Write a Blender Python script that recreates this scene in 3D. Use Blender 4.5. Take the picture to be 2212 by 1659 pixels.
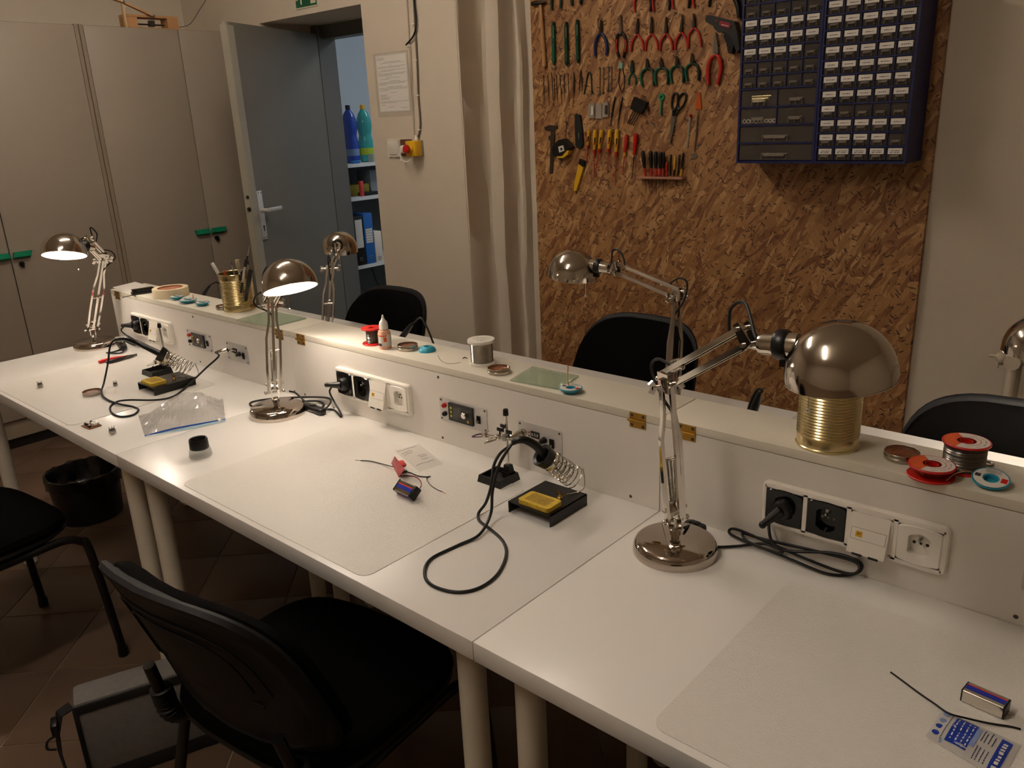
import bpy, bmesh, math, random
from mathutils import Vector, Matrix
random.seed(7)
for _o in list(bpy.data.objects):
    bpy.data.objects.remove(_o, do_unlink=True)
SC = bpy.context.scene
COL = SC.collection
# ------------------------------------------------------------------ camera
F_PX = 1758.8365
CAMP = Vector((0.74468, -1.23244, 1.47691))
ROWS = [[0.7507659, 0.6591855, -0.0427206], [0.1760289, -0.2619799, -0.9488837], [-0.6366824, 0.7048695, -0.3127213]]
RX, RD, RF_ = [Vector(r) for r in ROWS]      # right, down, forward in world axes
cam = bpy.data.cameras.new('camera')
cam.sensor_fit = 'HORIZONTAL'; cam.sensor_width = 36.0
cam.lens = F_PX / 2212 * 36.0
cam.clip_start = 0.02; cam.clip_end = 60
camo = bpy.data.objects.new('camera', cam)
COL.objects.link(camo)
camo.matrix_world = Matrix(((RX.x, -RD.x, -RF_.x, CAMP.x), (RX.y, -RD.y, -RF_.y, CAMP.y), (RX.z, -RD.z, -RF_.z, CAMP.z), (0, 0, 0, 1)))
SC.camera = camo
# ------------------------------------------------------------------ world, exposure
SC.view_settings.view_transform = 'Standard'
SC.view_settings.look = 'None'
SC.view_settings.gamma = 1.0
SC.view_settings.use_curve_mapping = False
SC.view_settings.exposure = 0.66
w = bpy.data.worlds.new('world'); SC.world = w; w.use_nodes = True
w.node_tree.nodes['Background'].inputs[0].default_value = (1.0, 0.9, 0.8, 1)
w.node_tree.nodes['Background'].inputs[1].default_value = 0.02
TUBE_E = 34.0          # emission of the ceiling tubes
TUBE_C = (1.0, 0.89, 0.785)
BULB_E = 75.0          # emission of the lit desk-lamp bulbs
BULB_C = (1.0, 0.89, 0.78)
NEXT_W = 12.0          # lamp of the room behind the door, watts
# ------------------------------------------------------------------ pixel helpers (pixel -> ray, cut with the plane the thing touches)
TT = 0.74              # table top height
SH = 0.932             # riser shelf height
YD = 1.50              # wall with the door
YO = 1.79              # front of the chipboard panel
XC = -3.62             # front of the wardrobes
def ray(x, y):
    return RX * (x - 1106) + RD * (y - 829.5) + RF_ * F_PX
def on(ax, val, x, y):
    d = ray(x, y)
    return CAMP + d * ((val - CAMP[ax]) / d[ax])
def T(x, y, h=0.0): return on(2, TT + h, x, y)
def S(x, y, h=0.0): return on(2, SH + h, x, y)
def RF(x, y, off=0.0): return on(1, -off, x, y)
def DW(x, y, off=0.0): return on(1, YD - off, x, y)
def OB(x, y, off=0.0): return on(1, YO - off, x, y)
def CB(x, y, off=0.0): return on(0, XC + off, x, y)
def FL(x, y, h=0.0): return on(2, h, x, y)
def depth(d, x, y): return CAMP + ray(x, y) * (d / F_PX)
# ------------------------------------------------------------------ materials
def lin(c):
    if isinstance(c, str):
        c = [int(c[i:i + 2], 16) / 255 for i in (0, 2, 4)]
        return tuple((v / 12.92 if v <= 0.04045 else ((v + 0.055) / 1.055) ** 2.4) for v in c)
    return tuple(c)
MATS = {}
def mat(name, c, rough=0.5, metal=0.0, bump=0.0, bscale=200.0, var=0.0, vscale=6.0, trans=0.0, ior=1.45, emit=None, estr=0.0, coat=0.0, alpha=1.0, spec=0.5, sheen=0.0):
    if name in MATS: return MATS[name]
    m = bpy.data.materials.new(name); m.use_nodes = True
    nt = m.node_tree; b = nt.nodes['Principled BSDF']
    col = lin(c)
    b.inputs['Base Color'].default_value = (*col, 1)
    b.inputs['Roughness'].default_value = rough
    b.inputs['Metallic'].default_value = metal
    b.inputs['IOR'].default_value = ior
    b.inputs['Specular IOR Level'].default_value = spec
    if trans: b.inputs['Transmission Weight'].default_value = trans
    if coat: b.inputs['Coat Weight'].default_value = coat; b.inputs['Coat Roughness'].default_value = 0.1
    if alpha < 1: b.inputs['Alpha'].default_value = alpha
    if sheen: b.inputs['Sheen Weight'].default_value = sheen
    if emit is not None:
        b.inputs['Emission Color'].default_value = (*emit, 1); b.inputs['Emission Strength'].default_value = estr
    if bump or var:
        tc = nt.nodes.new('ShaderNodeTexCoord')
    if bump:
        n = nt.nodes.new('ShaderNodeTexNoise'); n.inputs['Scale'].default_value = bscale; n.inputs['Detail'].default_value = 4
        bp = nt.nodes.new('ShaderNodeBump'); bp.inputs['Strength'].default_value = bump; bp.inputs['Distance'].default_value = 0.002
        nt.links.new(tc.outputs['Object'], n.inputs['Vector']); nt.links.new(n.outputs['Fac'], bp.inputs['Height'])
        nt.links.new(bp.outputs['Normal'], b.inputs['Normal'])
    if var:
        n2 = nt.nodes.new('ShaderNodeTexNoise'); n2.inputs['Scale'].default_value = vscale; n2.inputs['Detail'].default_value = 5
        mx = nt.nodes.new('ShaderNodeMix'); mx.data_type = 'RGBA'
        mx.inputs['A'].default_value = (*[v * (1 - var) for v in col], 1)
        mx.inputs['B'].default_value = (*[min(1, v * (1 + var)) for v in col], 1)
        nt.links.new(tc.outputs['Object'], n2.inputs['Vector']); nt.links.new(n2.outputs['Fac'], mx.inputs['Factor'])
        nt.links.new(mx.outputs['Result'], b.inputs['Base Color'])
    MATS[name] = m
    return m
# ------------------------------------------------------------------ mesh builder
def basis(z, hint=None):
    z = Vector(z).normalized()
    h = Vector(hint) if hint is not None else (Vector((0, 0, 1)) if abs(z.z) < 0.9 else Vector((1, 0, 0)))
    x = h - z * h.dot(z)
    if x.length < 1e-6: x = Vector((1, 0, 0)) - z * z.x
    x.normalize(); y = z.cross(x)
    return Matrix((x, y, z)).transposed()
class MB:
    def __init__(s): s.v = []; s.f = []; s.m = []; s.sm = []
    def add(s, vs, fs, mi=0, smooth=False, M=None):
        o = len(s.v)
        s.v += [tuple(M @ Vector(v)) if M is not None else tuple(v) for v in vs]
        s.f += [tuple(i + o for i in f) for f in fs]; s.m += [mi] * len(fs); s.sm += [smooth] * len(fs)
        return s
    def box(s, c, size, mi=0, M=None, bev=0.0):
        x, y, z = [v / 2 for v in size]; c = Vector(c)
        if bev <= 0:
            vs = [c + Vector((a * x, b * y, d * z)) for a in (-1, 1) for b in (-1, 1) for d in (-1, 1)]
            fs = [(0, 1, 3, 2), (4, 6, 7, 5), (0, 4, 5, 1), (2, 3, 7, 6), (0, 2, 6, 4), (1, 5, 7, 3)]
            return s.add(vs, fs, mi, False, M)
        bm = bmesh.new(); bmesh.ops.create_cube(bm, size=1.0)
        for v in bm.verts: v.co = Vector((v.co.x * 2 * x, v.co.y * 2 * y, v.co.z * 2 * z)) + c
        bmesh.ops.bevel(bm, geom=bm.edges[:] , offset=min(bev, x * .95, y * .95, z * .95), segments=2, affect='EDGES', profile=0.5)
        bm.verts.index_update()
        s.add([v.co.copy() for v in bm.verts], [tuple(v.index for v in f.verts) for f in bm.faces], mi, True, M)
        bm.free(); return s
    def lathe(s, prof, o=(0, 0, 0), ax=(0, 0, 1), n=24, mi=0, smooth=True, M=None, cap=True, hint=None):
        B = basis(ax, hint); o = Vector(o); vs = []; fs = []
        k = len(prof)
        for r, h in prof:
            for i in range(n):
                a = 2 * math.pi * i / n
                vs.append(o + B @ Vector((r * math.cos(a), r * math.sin(a), h)))
        for j in range(k - 1):
            for i in range(n):
                a, b = j * n + i, j * n + (i + 1) % n
                fs.append((a, b, b + n, a + n))
        if cap:
            if prof[0][0] > 1e-6: fs.append(tuple(reversed(range(n))))
            if prof[-1][0] > 1e-6: fs.append(tuple(range((k - 1) * n, k * n)))
        return s.add(vs, fs, mi, smooth, M)
    def cyl(s, a, b, r, r2=None, n=16, mi=0, M=None, smooth=True):
        a, b = Vector(a), Vector(b); L = (b - a).length
        return s.lathe([(r, 0), (r if r2 is None else r2, L)], a, b - a, n, mi, smooth, M)
    def sphere(s, c, r, n=16, mi=0, M=None, sz=1.0):
        k = max(6, n // 2)
        prof = [(max(1e-5, r * math.sin(math.pi * i / k)), -r * sz * math.cos(math.pi * i / k)) for i in range(k + 1)]
        return s.lathe(prof, c, (0, 0, 1), n, mi, True, M, cap=False)
    def tube(s, pts, r, n=8, mi=0, sub=6, M=None, closed=False):
        pts = [Vector(p) for p in pts]
        rs = r if isinstance(r, (list, tuple)) else [r] * len(pts)
        P_, R_ = [], []
        if sub > 1 and len(pts) > 2:
            for i in range(len(pts) - 1):
                p0, p1, p2, p3 = pts[max(0, i - 1)], pts[i], pts[i + 1], pts[min(len(pts) - 1, i + 2)]
                for j in range(sub):
                    t = j / sub
                    P_.append(0.5 * ((2 * p1) + (p2 - p0) * t + (2 * p0 - 5 * p1 + 4 * p2 - p3) * t * t + (3 * p1 - p0 - 3 * p2 + p3) * t ** 3))
                    R_.append(rs[i] * (1 - t) + rs[i + 1] * t)
            P_.append(pts[-1]); R_.append(rs[-1])
        else: P_, R_ = pts, list(rs)
        vs, fs = [], []
        up = None
        for i, p in enumerate(P_):
            d = (P_[min(i + 1, len(P_) - 1)] - P_[max(i - 1, 0)])
            if d.length < 1e-9: d = Vector((0, 0, 1))
            B = basis(d, up); up = B.col[0].copy()
            for k in range(n):
                a = 2 * math.pi * k / n
                vs.append(p + B @ Vector((R_[i] * math.cos(a), R_[i] * math.sin(a), 0)))
        for i in range(len(P_) - 1):
            for k in range(n):
                a, b = i * n + k, i * n + (k + 1) % n
                fs.append((a, b, b + n, a + n))
        fs.append(tuple(reversed(range(n)))); fs.append(tuple(range((len(P_) - 1) * n, len(P_) * n)))
        return s.add(vs, fs, mi, True, M)
    def prism(s, poly, thick, M=None, mi=0, smooth=False):
        """poly: list of 2D/3D points in local XY; extruded along +Z by thick"""
        n = len(poly)
        vs = [Vector((p[0], p[1], 0)) for p in poly] + [Vector((p[0], p[1], thick)) for p in poly]
        fs = [tuple(reversed(range(n))), tuple(range(n, 2 * n))] + [(i, (i + 1) % n, (i + 1) % n + n, i + n) for i in range(n)]
        return s.add(vs, fs, mi, smooth, M)
    def slab(s, pts, off, mi=0):
        """3D outline pts, extruded by the vector off"""
        n = len(pts); off = Vector(off)
        vs = [Vector(p) for p in pts] + [Vector(p) + off for p in pts]
        fs = [tuple(range(n)), tuple(reversed(range(n, 2 * n)))] + [(i, i + n, (i + 1) % n + n, (i + 1) % n) for i in range(n)]
        return s.add(vs, fs, mi)
    def bar(s, pts, w, t, side, mi=0):
        """flat bar along pts: width w along 'side', thickness t"""
        pts = [Vector(p) for p in pts]; vs = []; fs = []
        side = Vector(side).normalized()
        for i, p in enumerate(pts):
            d = (pts[min(i + 1, len(pts) - 1)] - pts[max(i - 1, 0)]).normalized()
            sd = (side - d * side.dot(d)).normalized(); nn = d.cross(sd)
            for a, b in ((-1, -1), (1, -1), (1, 1), (-1, 1)):
                vs.append(p + sd * (a * w / 2) + nn * (b * t / 2))
        for i in range(len(pts) - 1):
            for k in range(4):
                a, b = i * 4 + k, i * 4 + (k + 1) % 4
                fs.append((a, b, b + 4, a + 4))
        fs.append((3, 2, 1, 0)); e = (len(pts) - 1) * 4; fs.append((e, e + 1, e + 2, e + 3))
        return s.add(vs, fs, mi)
    def mesh(s, name, mats, origin=(0, 0, 0)):
        me = bpy.data.meshes.new(name); o = Vector(origin)
        me.from_pydata([Vector(v) - o for v in s.v], [], s.f)
        for m in (mats if isinstance(mats, (list, tuple)) else [mats]): me.materials.append(m)
        me.polygons.foreach_set('material_index', s.m); me.polygons.foreach_set('use_smooth', s.sm)
        bm = bmesh.new(); bm.from_mesh(me); bmesh.ops.recalc_face_normals(bm, faces=bm.faces[:]); bm.to_mesh(me); bm.free()
        if any(s.sm):
            try: me.set_sharp_from_angle(angle=math.radians(38))
            except Exception: pass
        me.update(); return me
def link(name, me, parent=None, loc=None):
    o = bpy.data.objects.new(name, me); COL.objects.link(o)
    if parent is not None: o.parent = parent
    if loc is not None: o.location = loc
    return o
def tag(o, label, cat, group=None):
    o['label'] = label; o['category'] = cat
    if group: o['group'] = group
    return o
def thing(name, label, cat, loc=(0, 0, 0), rz=0.0, group=None):
    o = bpy.data.objects.new(name, None); COL.objects.link(o)
    o.location = loc; o.rotation_euler = (0, 0, rz); o.empty_display_size = 0.05
    return tag(o, label, cat, group)
def part(name, mb, mats, parent, world=True, label=None):
    """mb in world coordinates when world, else in the parent's local coordinates"""
    org = root_loc(parent) if world else (0, 0, 0)
    o = link(name, mb.mesh(name, mats, org), parent)
    if label: o['label'] = label
    return o
def root_loc(p):
    v = Vector((0, 0, 0))
    while p is not None:
        v += p.location; p = p.parent
    return v
def solo(name, mb, mats, label, cat, loc=(0, 0, 0), group=None):
    """one-mesh thing, mb in world coordinates, origin at loc"""
    o = link(name, mb.mesh(name, mats, loc), None, loc)
    return tag(o, label, cat, group)
def struct(name, mb, mats, parent=None):
    o = link(name, mb.mesh(name, mats), parent)
    if parent is None: o['kind'] = 'structure'
    return o
def copy_tree(o, parent=None):
    c = o.copy(); COL.objects.link(c); c.parent = parent
    for ch in list(o.children): copy_tree(ch, c)
    return c
def rotz(a): return Matrix.Rotation(a, 4, 'Z')
def tr(v): return Matrix.Translation(Vector(v))
def rrect(x0, x1, y0, y1, r, n=4):
    pts = []
    for cx, cy, a0 in ((x1 - r, y1 - r, 0), (x0 + r, y1 - r, 90), (x0 + r, y0 + r, 180), (x1 - r, y0 + r, 270)):
        for i in range(n + 1):
            a = math.radians(a0 + 90 * i / n); pts.append((cx + r * math.cos(a), cy + r * math.sin(a)))
    return pts
def text_mesh(s, size, extrude=0.0002):
    cu = bpy.data.curves.new('t', 'FONT'); cu.body = s; cu.size = size; cu.extrude = extrude; cu.align_x = 'CENTER'; cu.align_y = 'CENTER'
    cu.resolution_u = 2
    ob = bpy.data.objects.new('t', cu); COL.objects.link(ob)
    me = bpy.data.meshes.new_from_object(ob)
    bpy.data.objects.remove(ob, do_unlink=True); bpy.data.curves.remove(cu)
    return me
def text_into(mb, s, size, M, mi=0, extrude=0.0002):
    me = text_mesh(s, size, extrude)
    mb.add([v.co.copy() for v in me.vertices], [tuple(p.vertices) for p in me.polygons], mi, False, M)
    bpy.data.meshes.remove(me)
# ================================================================== surface materials
def nodes_of(name):
    m = bpy.data.materials.new(name); m.use_nodes = True
    MATS[name] = m
    return m, m.node_tree, m.node_tree.nodes['Principled BSDF']
def osb_material():
    m, nt, b = nodes_of('osb')
    N = nt.nodes.new; L = nt.links.new
    tc = N('ShaderNodeTexCoord')
    def mapped(rot, sx, sz, off):
        mr = N('ShaderNodeMapping'); mr.inputs['Rotation'].default_value = (0, rot, 0)
        mp = N('ShaderNodeMapping'); mp.inputs['Scale'].default_value = (sx, 1, sz); mp.inputs['Location'].default_value = off
        # distort a little so the strands are not ruler-straight
        nz = N('ShaderNodeTexNoise'); nz.inputs['Scale'].default_value = 9; nz.inputs['Detail'].default_value = 2
        L(tc.outputs['Object'], nz.inputs['Vector'])
        ad = N('ShaderNodeVectorMath'); ad.operation = 'MULTIPLY_ADD'
        ad.inputs[1].default_value = (0.02, 0.0, 0.02)
        L(nz.outputs['Color'], ad.inputs[0]); L(tc.outputs['Object'], ad.inputs[2])
        L(ad.outputs[0], mr.inputs['Vector']); L(mr.outputs['Vector'], mp.inputs['Vector'])
        return mp
    ramp_cols = [(0.0, '75492a'), (0.2, '895d36'), (0.5, '9b6e41'), (0.8, 'a97c4c'), (1.0, 'bf9564')]
    layers = []
    for i, (rot, sx, sz) in enumerate(((0.25, 52, 9), (1.25, 60, 11), (2.2, 46, 8), (-0.5, 80, 16))):
        mp = mapped(rot, sx, sz, (i * 3.1, 0, i * 1.7))
        v = N('ShaderNodeTexVoronoi'); v.inputs['Scale'].default_value = 1.0; v.inputs['Randomness'].default_value = 1.0
        L(mp.outputs['Vector'], v.inputs['Vector'])
        sp = N('ShaderNodeSeparateColor'); L(v.outputs['Color'], sp.inputs['Color'])
        rp = N('ShaderNodeValToRGB'); rp.color_ramp.interpolation = 'LINEAR'
        while len(rp.color_ramp.elements) < len(ramp_cols): rp.color_ramp.elements.new(0.5)
        for e, (p, c) in zip(rp.color_ramp.elements, ramp_cols): e.position = p; e.color = (*lin(c), 1)
        fib = N('ShaderNodeTexNoise'); fib.inputs['Scale'].default_value = 3.0; fib.inputs['Detail'].default_value = 3
        L(mp.outputs['Vector'], fib.inputs['Vector'])
        ma = N('ShaderNodeMath'); ma.operation = 'MULTIPLY_ADD'; ma.inputs[1].default_value = 0.5; L(fib.outputs['Fac'], ma.inputs[0]); ma.inputs[2].default_value = -0.25
        ad = N('ShaderNodeMath'); ad.operation = 'ADD'; L(sp.outputs[0], ad.inputs[0]); L(ma.outputs[0], ad.inputs[1])
        L(ad.outputs[0], rp.inputs['Fac'])
        layers.append((rp.outputs['Color'], sp.outputs[1], sp.outputs[2]))
    col = layers[0][0]; hgt = layers[0][1]
    for i, (c, g, bl) in enumerate(layers[1:]):
        th = N('ShaderNodeMath'); th.operation = 'GREATER_THAN'; th.inputs[1].default_value = 0.52
        L(g, th.inputs[0])
        mx = N('ShaderNodeMix'); mx.data_type = 'RGBA'; L(th.outputs[0], mx.inputs['Factor']); L(col, mx.inputs['A']); L(c, mx.inputs['B']); col = mx.outputs['Result']
        mh = N('ShaderNodeMix'); mh.data_type = 'FLOAT'; L(th.outputs[0], mh.inputs['Factor']); L(hgt, mh.inputs['A']); L(bl, mh.inputs['B']); hgt = mh.outputs['Result']
    # dark slots between strands
    for rot, sx, sz, th_ in ((0.7, 210, 36, 0.95), (2.0, 190, 40, 0.96), (-0.2, 230, 44, 0.955), (1.3, 200, 60, 0.965)):
        mp = mapped(rot, sx, sz, (rot * 5, 0, 2.3))
        v = N('ShaderNodeTexVoronoi'); v.inputs['Scale'].default_value = 1.0
        L(mp.outputs['Vector'], v.inputs['Vector'])
        sp = N('ShaderNodeSeparateColor'); L(v.outputs['Color'], sp.inputs['Color'])
        th = N('ShaderNodeMath'); th.operation = 'GREATER_THAN'; th.inputs[1].default_value = th_; L(sp.outputs[0], th.inputs[0])
        ds = N('ShaderNodeMath'); ds.operation = 'LESS_THAN'; ds.inputs[1].default_value = 0.42; L(v.outputs['Distance'], ds.inputs[0])
        mu = N('ShaderNodeMath'); mu.operation = 'MULTIPLY'; L(th.outputs[0], mu.inputs[0]); L(ds.outputs[0], mu.inputs[1])
        mx = N('ShaderNodeMix'); mx.data_type = 'RGBA'; L(mu.outputs[0], mx.inputs['Factor']); L(col, mx.inputs['A']); mx.inputs['B'].default_value = (*lin('3a2113'), 1); col = mx.outputs['Result']
    L(col, b.inputs['Base Color'])
    bp = N('ShaderNodeBump'); bp.inputs['Strength'].default_value = 0.25; bp.inputs['Distance'].default_value = 0.002
    L(hgt, bp.inputs['Height']); L(bp.outputs['Normal'], b.inputs['Normal'])
    b.inputs['Roughness'].default_value = 0.62
    return m
M_OSB = osb_material()
M_WALL = mat('wall_paint', 'd3c6b2', 0.85, bump=0.35, bscale=14, var=0.04, vscale=2.2)
M_WALL2 = mat('wall_paint_cool', 'cfd6dd', 0.85)
M_CEIL = mat('ceiling_paint', 'e6dccb', 0.9)
M_TILE = mat('floor_tile_stone', '5f4a3a', 0.42, var=0.14, vscale=3.0, bump=0.1, bscale=60)
M_GROUT = mat('grout', '8a765f', 0.8)
M_WHITE = mat('white_melamine', 'e8e4dd', 0.26, bump=0.03, bscale=500)
M_RISER = mat('white_laminate', 'e6e0d8', 0.38)
M_EDGE = mat('laminate_edge', 'dccfb8', 0.45)
M_LEG = mat('cream_leg_paint', 'dcd3c2', 0.35)
M_CAB = mat('wardrobe_laminate', '96897a', 0.5, bump=0.05, bscale=300)
M_CABE = mat('wardrobe_edge', '8a7c69', 0.5)
M_BLACKP = mat('black_plinth', '14110f', 0.6)
M_DOOR = mat('grey_door_paint', '6e695f', 0.45, bump=0.05, bscale=20)
M_DOORE = mat('door_edge_paint', '9a9384', 0.45)
M_FRAME = mat('grey_frame_paint', '64635f', 0.5)
M_GREEN = mat('green_plastic', '12845f', 0.4)
M_CHROME = mat('nickel', 'd6d0c8', 0.09, 1.0)
M_CHROME2 = mat('bright_chrome', 'd8d2c8', 0.12, 1.0)
M_STEEL = mat('steel', 'a9a59d', 0.3, 1.0)
M_DSTEEL = mat('dark_steel', '5d5750', 0.4, 1.0)
M_ALU = mat('brushed_aluminium', 'cfccc8', 0.42, 0.55)
M_BRASS = mat('brass', 'b38a3f', 0.32, 1.0)
M_GOLD = mat('gold_lacquered_tin', 'd6c596', 0.22, 1.0)
M_BLK = mat('black_plastic', '0d0c0c', 0.35)
M_BLKG = mat('gloss_black_plastic', '080808', 0.12)
M_BLKR = mat('black_rubber', '0c0b0b', 0.5)
M_WPL = mat('white_plastic', 'ece6db', 0.22)
M_RED = mat('red_plastic', 'c01d16', 0.35)
M_REDH = mat('red_vinyl', 'b3271b', 0.42)
M_YEL = mat('yellow_plastic', 'd9a81c', 0.4)
M_BLUE = mat('blue_plastic', '1b2f8c', 0.4)
M_TEAL = mat('teal_plastic', '2f93ab', 0.35)
M_PAPER = mat('paper', 'e6e1d8', 0.8)
M_INK = mat('ink', '3a3634', 0.8)
M_CLEAR = mat('clear_film', (0.9, 0.9, 0.9), 0.08, alpha=0.22)
M_COPPER = mat('copper', 'b8693c', 0.35, 1.0)
M_WOOD = mat('light_wood', 'b98a5a', 0.6, var=0.12, vscale=20)
M_FABRIC = mat('black_fabric', '0a0909', 1.0, spec=0.05, bump=0.3, bscale=900)
M_SHELL = mat('black_shell_plastic', '131213', 0.55, spec=.3, bump=0.15, bscale=700)
M_TUBEB = mat('black_steel_tube', '0e0d0d', 0.35)
def glass(name, c, rough=0.0, ior=1.45):
    return mat(name, c, rough, trans=1.0, ior=ior)
M_GLASS = mat('clear_glass', 'c4c4c0', 0.03, alpha=0.34, ior=1.5)
M_GGLASS = mat('greenish_glass', 'a9bd9f', 0.04, alpha=0.42, ior=1.5)
M_GEDGE = mat('glass_edge_green', '2c5c3f', 0.15)
# ================================================================== ceiling lights
M_TUBE = mat('fluorescent_tube', (1, 1, 1), 0.5, emit=TUBE_C, estr=TUBE_E)
CZ = 2.9
def ceiling_light(x, y, n):
    t = thing('ceiling_light', n, 'ceiling light', (x, y, CZ), 0, 'ceiling tube lights')
    mb = MB(); mb.box((x, y, CZ - 0.03), (0.16, 1.28, 0.06)); part('housing', mb, M_WPL, t)
    for s in (-1, 1):
        mb = MB(); mb.cyl((x + s * 0.04, y - 0.58, CZ - 0.085), (x + s * 0.04, y + 0.58, CZ - 0.085), 0.015, n=12)
        tb = part('tube', mb, M_TUBE, t)
        for e in (-1, 1):
            mb = MB(); mb.box((x + s * 0.04, y + e * 0.595, CZ - 0.075), (0.03, 0.03, 0.045)); part('tube_holder', mb, M_WPL, t)
ceiling_light(-1.95, 0.12, 'twin tube ceiling light above the wardrobe end of the bench')
ceiling_light(-0.38, -1.5, 'twin tube ceiling light above the aisle behind the chairs')
# ================================================================== room shell
def wall_box(name, boxes, m, parent=None):
    mb = MB()
    for (x0, x1, y0, y1, z0, z1) in boxes:
        mb.box(((x0 + x1) / 2, (y0 + y1) / 2, (z0 + z1) / 2), (x1 - x0, y1 - y0, z1 - z0))
    return struct(name, mb, m, parent)
XL, XR, YB = -4.26, 3.0, -3.6
floor = wall_box('floor', [(XL - 0.5, XR + .2, YB - .2, 4.3, -0.1, -0.0025)], M_GROUT)
pitch = 0.304
mb = MB(); mb.box((0, 0, -0.00525), (pitch - 0.004, pitch - 0.004, 0.0105), bev=0.0012)
tile_me = mb.mesh('tile', M_TILE)
d1 = Vector((1, 1, 0)).normalized(); n1 = Vector((-1, 1, 0)).normalized()
for i in range(-20, 20):
    for j in range(-20, 20):
        c = d1 * (-0.999 + (i + .5) * pitch) + n1 * (0.378 + (j + .5) * pitch)
        if -4.0 < c.x < 1.3 and -1.55 < c.y < 1.72:
            o = link('tile', tile_me, floor, (c.x, c.y, 0)); o.rotation_euler = (0, 0, math.pi / 4 + random.choice((0, 1, 2, 3)) * math.pi / 2)
wall_box('ceiling', [(XL - 0.1, XR + .1, YB - .1, 1.95, CZ, CZ + .1)], M_CEIL)
OX0, OX1, OZ = -3.455, -2.585, 2.012
wall_box('wall_back', [(XL - 0.5, OX0, YD, 1.95, 0, CZ), (OX1, -1.946, YD, 1.95, 0, CZ), (OX0, OX1, YD, 1.95, OZ, CZ)], M_WALL)
wall_box('wall_left', [(XL - 0.1, XL, YB, YD, 0, CZ)], M_WALL)
wall_box('wall_right', [(XR, XR + .1, YB, 1.95, 0, CZ)], M_WALL)
wall_box('wall_rear', [(XL - .1, XR + .1, YB - .1, YB, 0, CZ)], M_WALL)
YW = YO + 0.019
wall_box('wall_niche', [(-1.95, XR, YW, 1.95, 0, CZ)], M_WALL)
# stepped plaster reveal between the door wall and the niche
prof = [(-1.99, YD), (-1.952, YD), (-1.944, YD + 0.010), (-1.944, 1.60), (-1.940, 1.640), (-1.928, 1.652), (-1.880, 1.653), (-1.864, 1.662), (-1.860, 1.70), (-1.858, 1.748), (-1.850, 1.758), (-1.834, 1.759), (-1.826, 1.768), (-1.824, YW + .002)]
mb = MB(); vs = []; fs = []; nz = 46
for k in range(nz + 1):
    z = CZ * k / nz
    for q, (x, y) in enumerate(prof):
        wob = 0.006 * math.sin(z * 3.1 + q * 0.25) + 0.004 * math.sin(z * 9.3 + q * 0.4) + random.uniform(-.0015, .0015)
        if q in (0, len(prof) - 1): wob = 0
        vs.append((x + wob * (0.4 if q < 3 else 1), y - (0.004 if 0 < q < 3 else 0), z))
n = len(prof)
for k in range(nz):
    for q in range(n - 1): fs.append((k * n + q, k * n + q + 1, (k + 1) * n + q + 1, (k + 1) * n + q))
mb.add(vs, fs, 0, True)
tr1 = struct('trim_1', mb, M_WALL)
for p in tr1.data.polygons: p.use_smooth = True
# ------------------------------------------------------------------ room behind the door
wall_box('wall_next_room', [(XL - .6, XL - .5, 1.95, 4.3, 0, CZ), (XL - .6, -1.4, 4.2, 4.3, 0, CZ), (-1.5, -1.4, 1.95, 4.2, 0, CZ), (XL - .6, -1.4, 1.95, 4.3, CZ, CZ + .1)], M_WALL2)
ld = bpy.data.lights.new('next_room_lamp', 'AREA'); ld.energy = NEXT_W; ld.size = 0.9; ld.color = (0.88, 0.95, 1.0)
lo = bpy.data.objects.new('next_room_lamp', ld); COL.objects.link(lo); lo.location = (-2.4, 3.5, CZ - 0.05)
# ------------------------------------------------------------------ door frame and open leaf
fr = wall_box('trim_2', [(OX0, -3.395, 1.83, 1.95, 0, OZ), (OX0, OX1, 1.86, 1.95, 1.94, OZ), (-2.63, OX1, 1.86, 1.95, 0, OZ)], M_FRAME)
mb = MB(); mb.box((-3.410, 1.835, .99), (0.02, 0.03, 1.95)); struct('frame_stop', mb, M_FRAME, fr)
HG = Vector((-3.405, 1.845, 0)); FR = Vector((-3.075, 1.065, 0))
du = (FR - HG).normalized(); LW = (FR - HG).length; dn = Vector((-du.y, du.x, 0))   # faces the bench
LT = 0.042; LZ = 1.965
LM = Matrix(((du.x, dn.x, 0, HG.x), (du.y, dn.y, 0, HG.y), (0, 0, 1, 0), (0, 0, 0, 1)))
mb = MB(); mb.box((LW / 2 - .01, -LT / 2, LZ / 2 + .004), (LW - .02, LT, LZ - .008), M=LM)
door = struct('door_1', mb, M_DOOR)
mb = MB(); mb.box((LW - .01, -LT * .28, LZ / 2 + .004), (0.02, LT * .56, LZ - .008), M=LM); mb.box((LW - .02, -LT * .5, LZ / 2), (0.02, LT, LZ - .02), M=LM); mb.box((LW - .028, .002, LZ / 2), (0.052, .004, LZ - .03), M=LM)
struct('leaf_edge', mb, M_DOORE, door)
def on_leaf(x, y, off=0.0):
    d = ray(x, y); p0 = HG + dn * off
    t = (p0 - CAMP).dot(dn) / d.dot(dn); return CAMP + d * t
p = on_leaf(565, 465); hz = p.z; hu = (p - HG).dot(du)
mb = MB(); mb.box((hu, .003, hz), (0.042, .006, .25), M=LM, bev=.002)
esc = struct('escutcheon', mb, M_ALU, door)
mb = MB(); mb.box((hu, .0065, hz - .07), (0.006, .002, .022), 0, M=LM); mb.cyl((hu, .005, hz - .058), (hu, .0075, hz - .058), .006, M=LM)
for s in (-1, 1):
    for q in (-1, 1): mb.cyl((hu + s * .012, .005, hz + q * .115), (hu + s * .012, .0075, hz + q * .115), .003, n=8, M=LM)
struct('keyhole', mb, M_BLK, esc)
mb = MB(); mb.cyl((hu, 0, hz + .025), (hu, .05, hz + .025), .011, M=LM); mb.box((hu - .055, .05, hz + .027), (0.12, .012, .02), M=LM, bev=.004)
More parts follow.
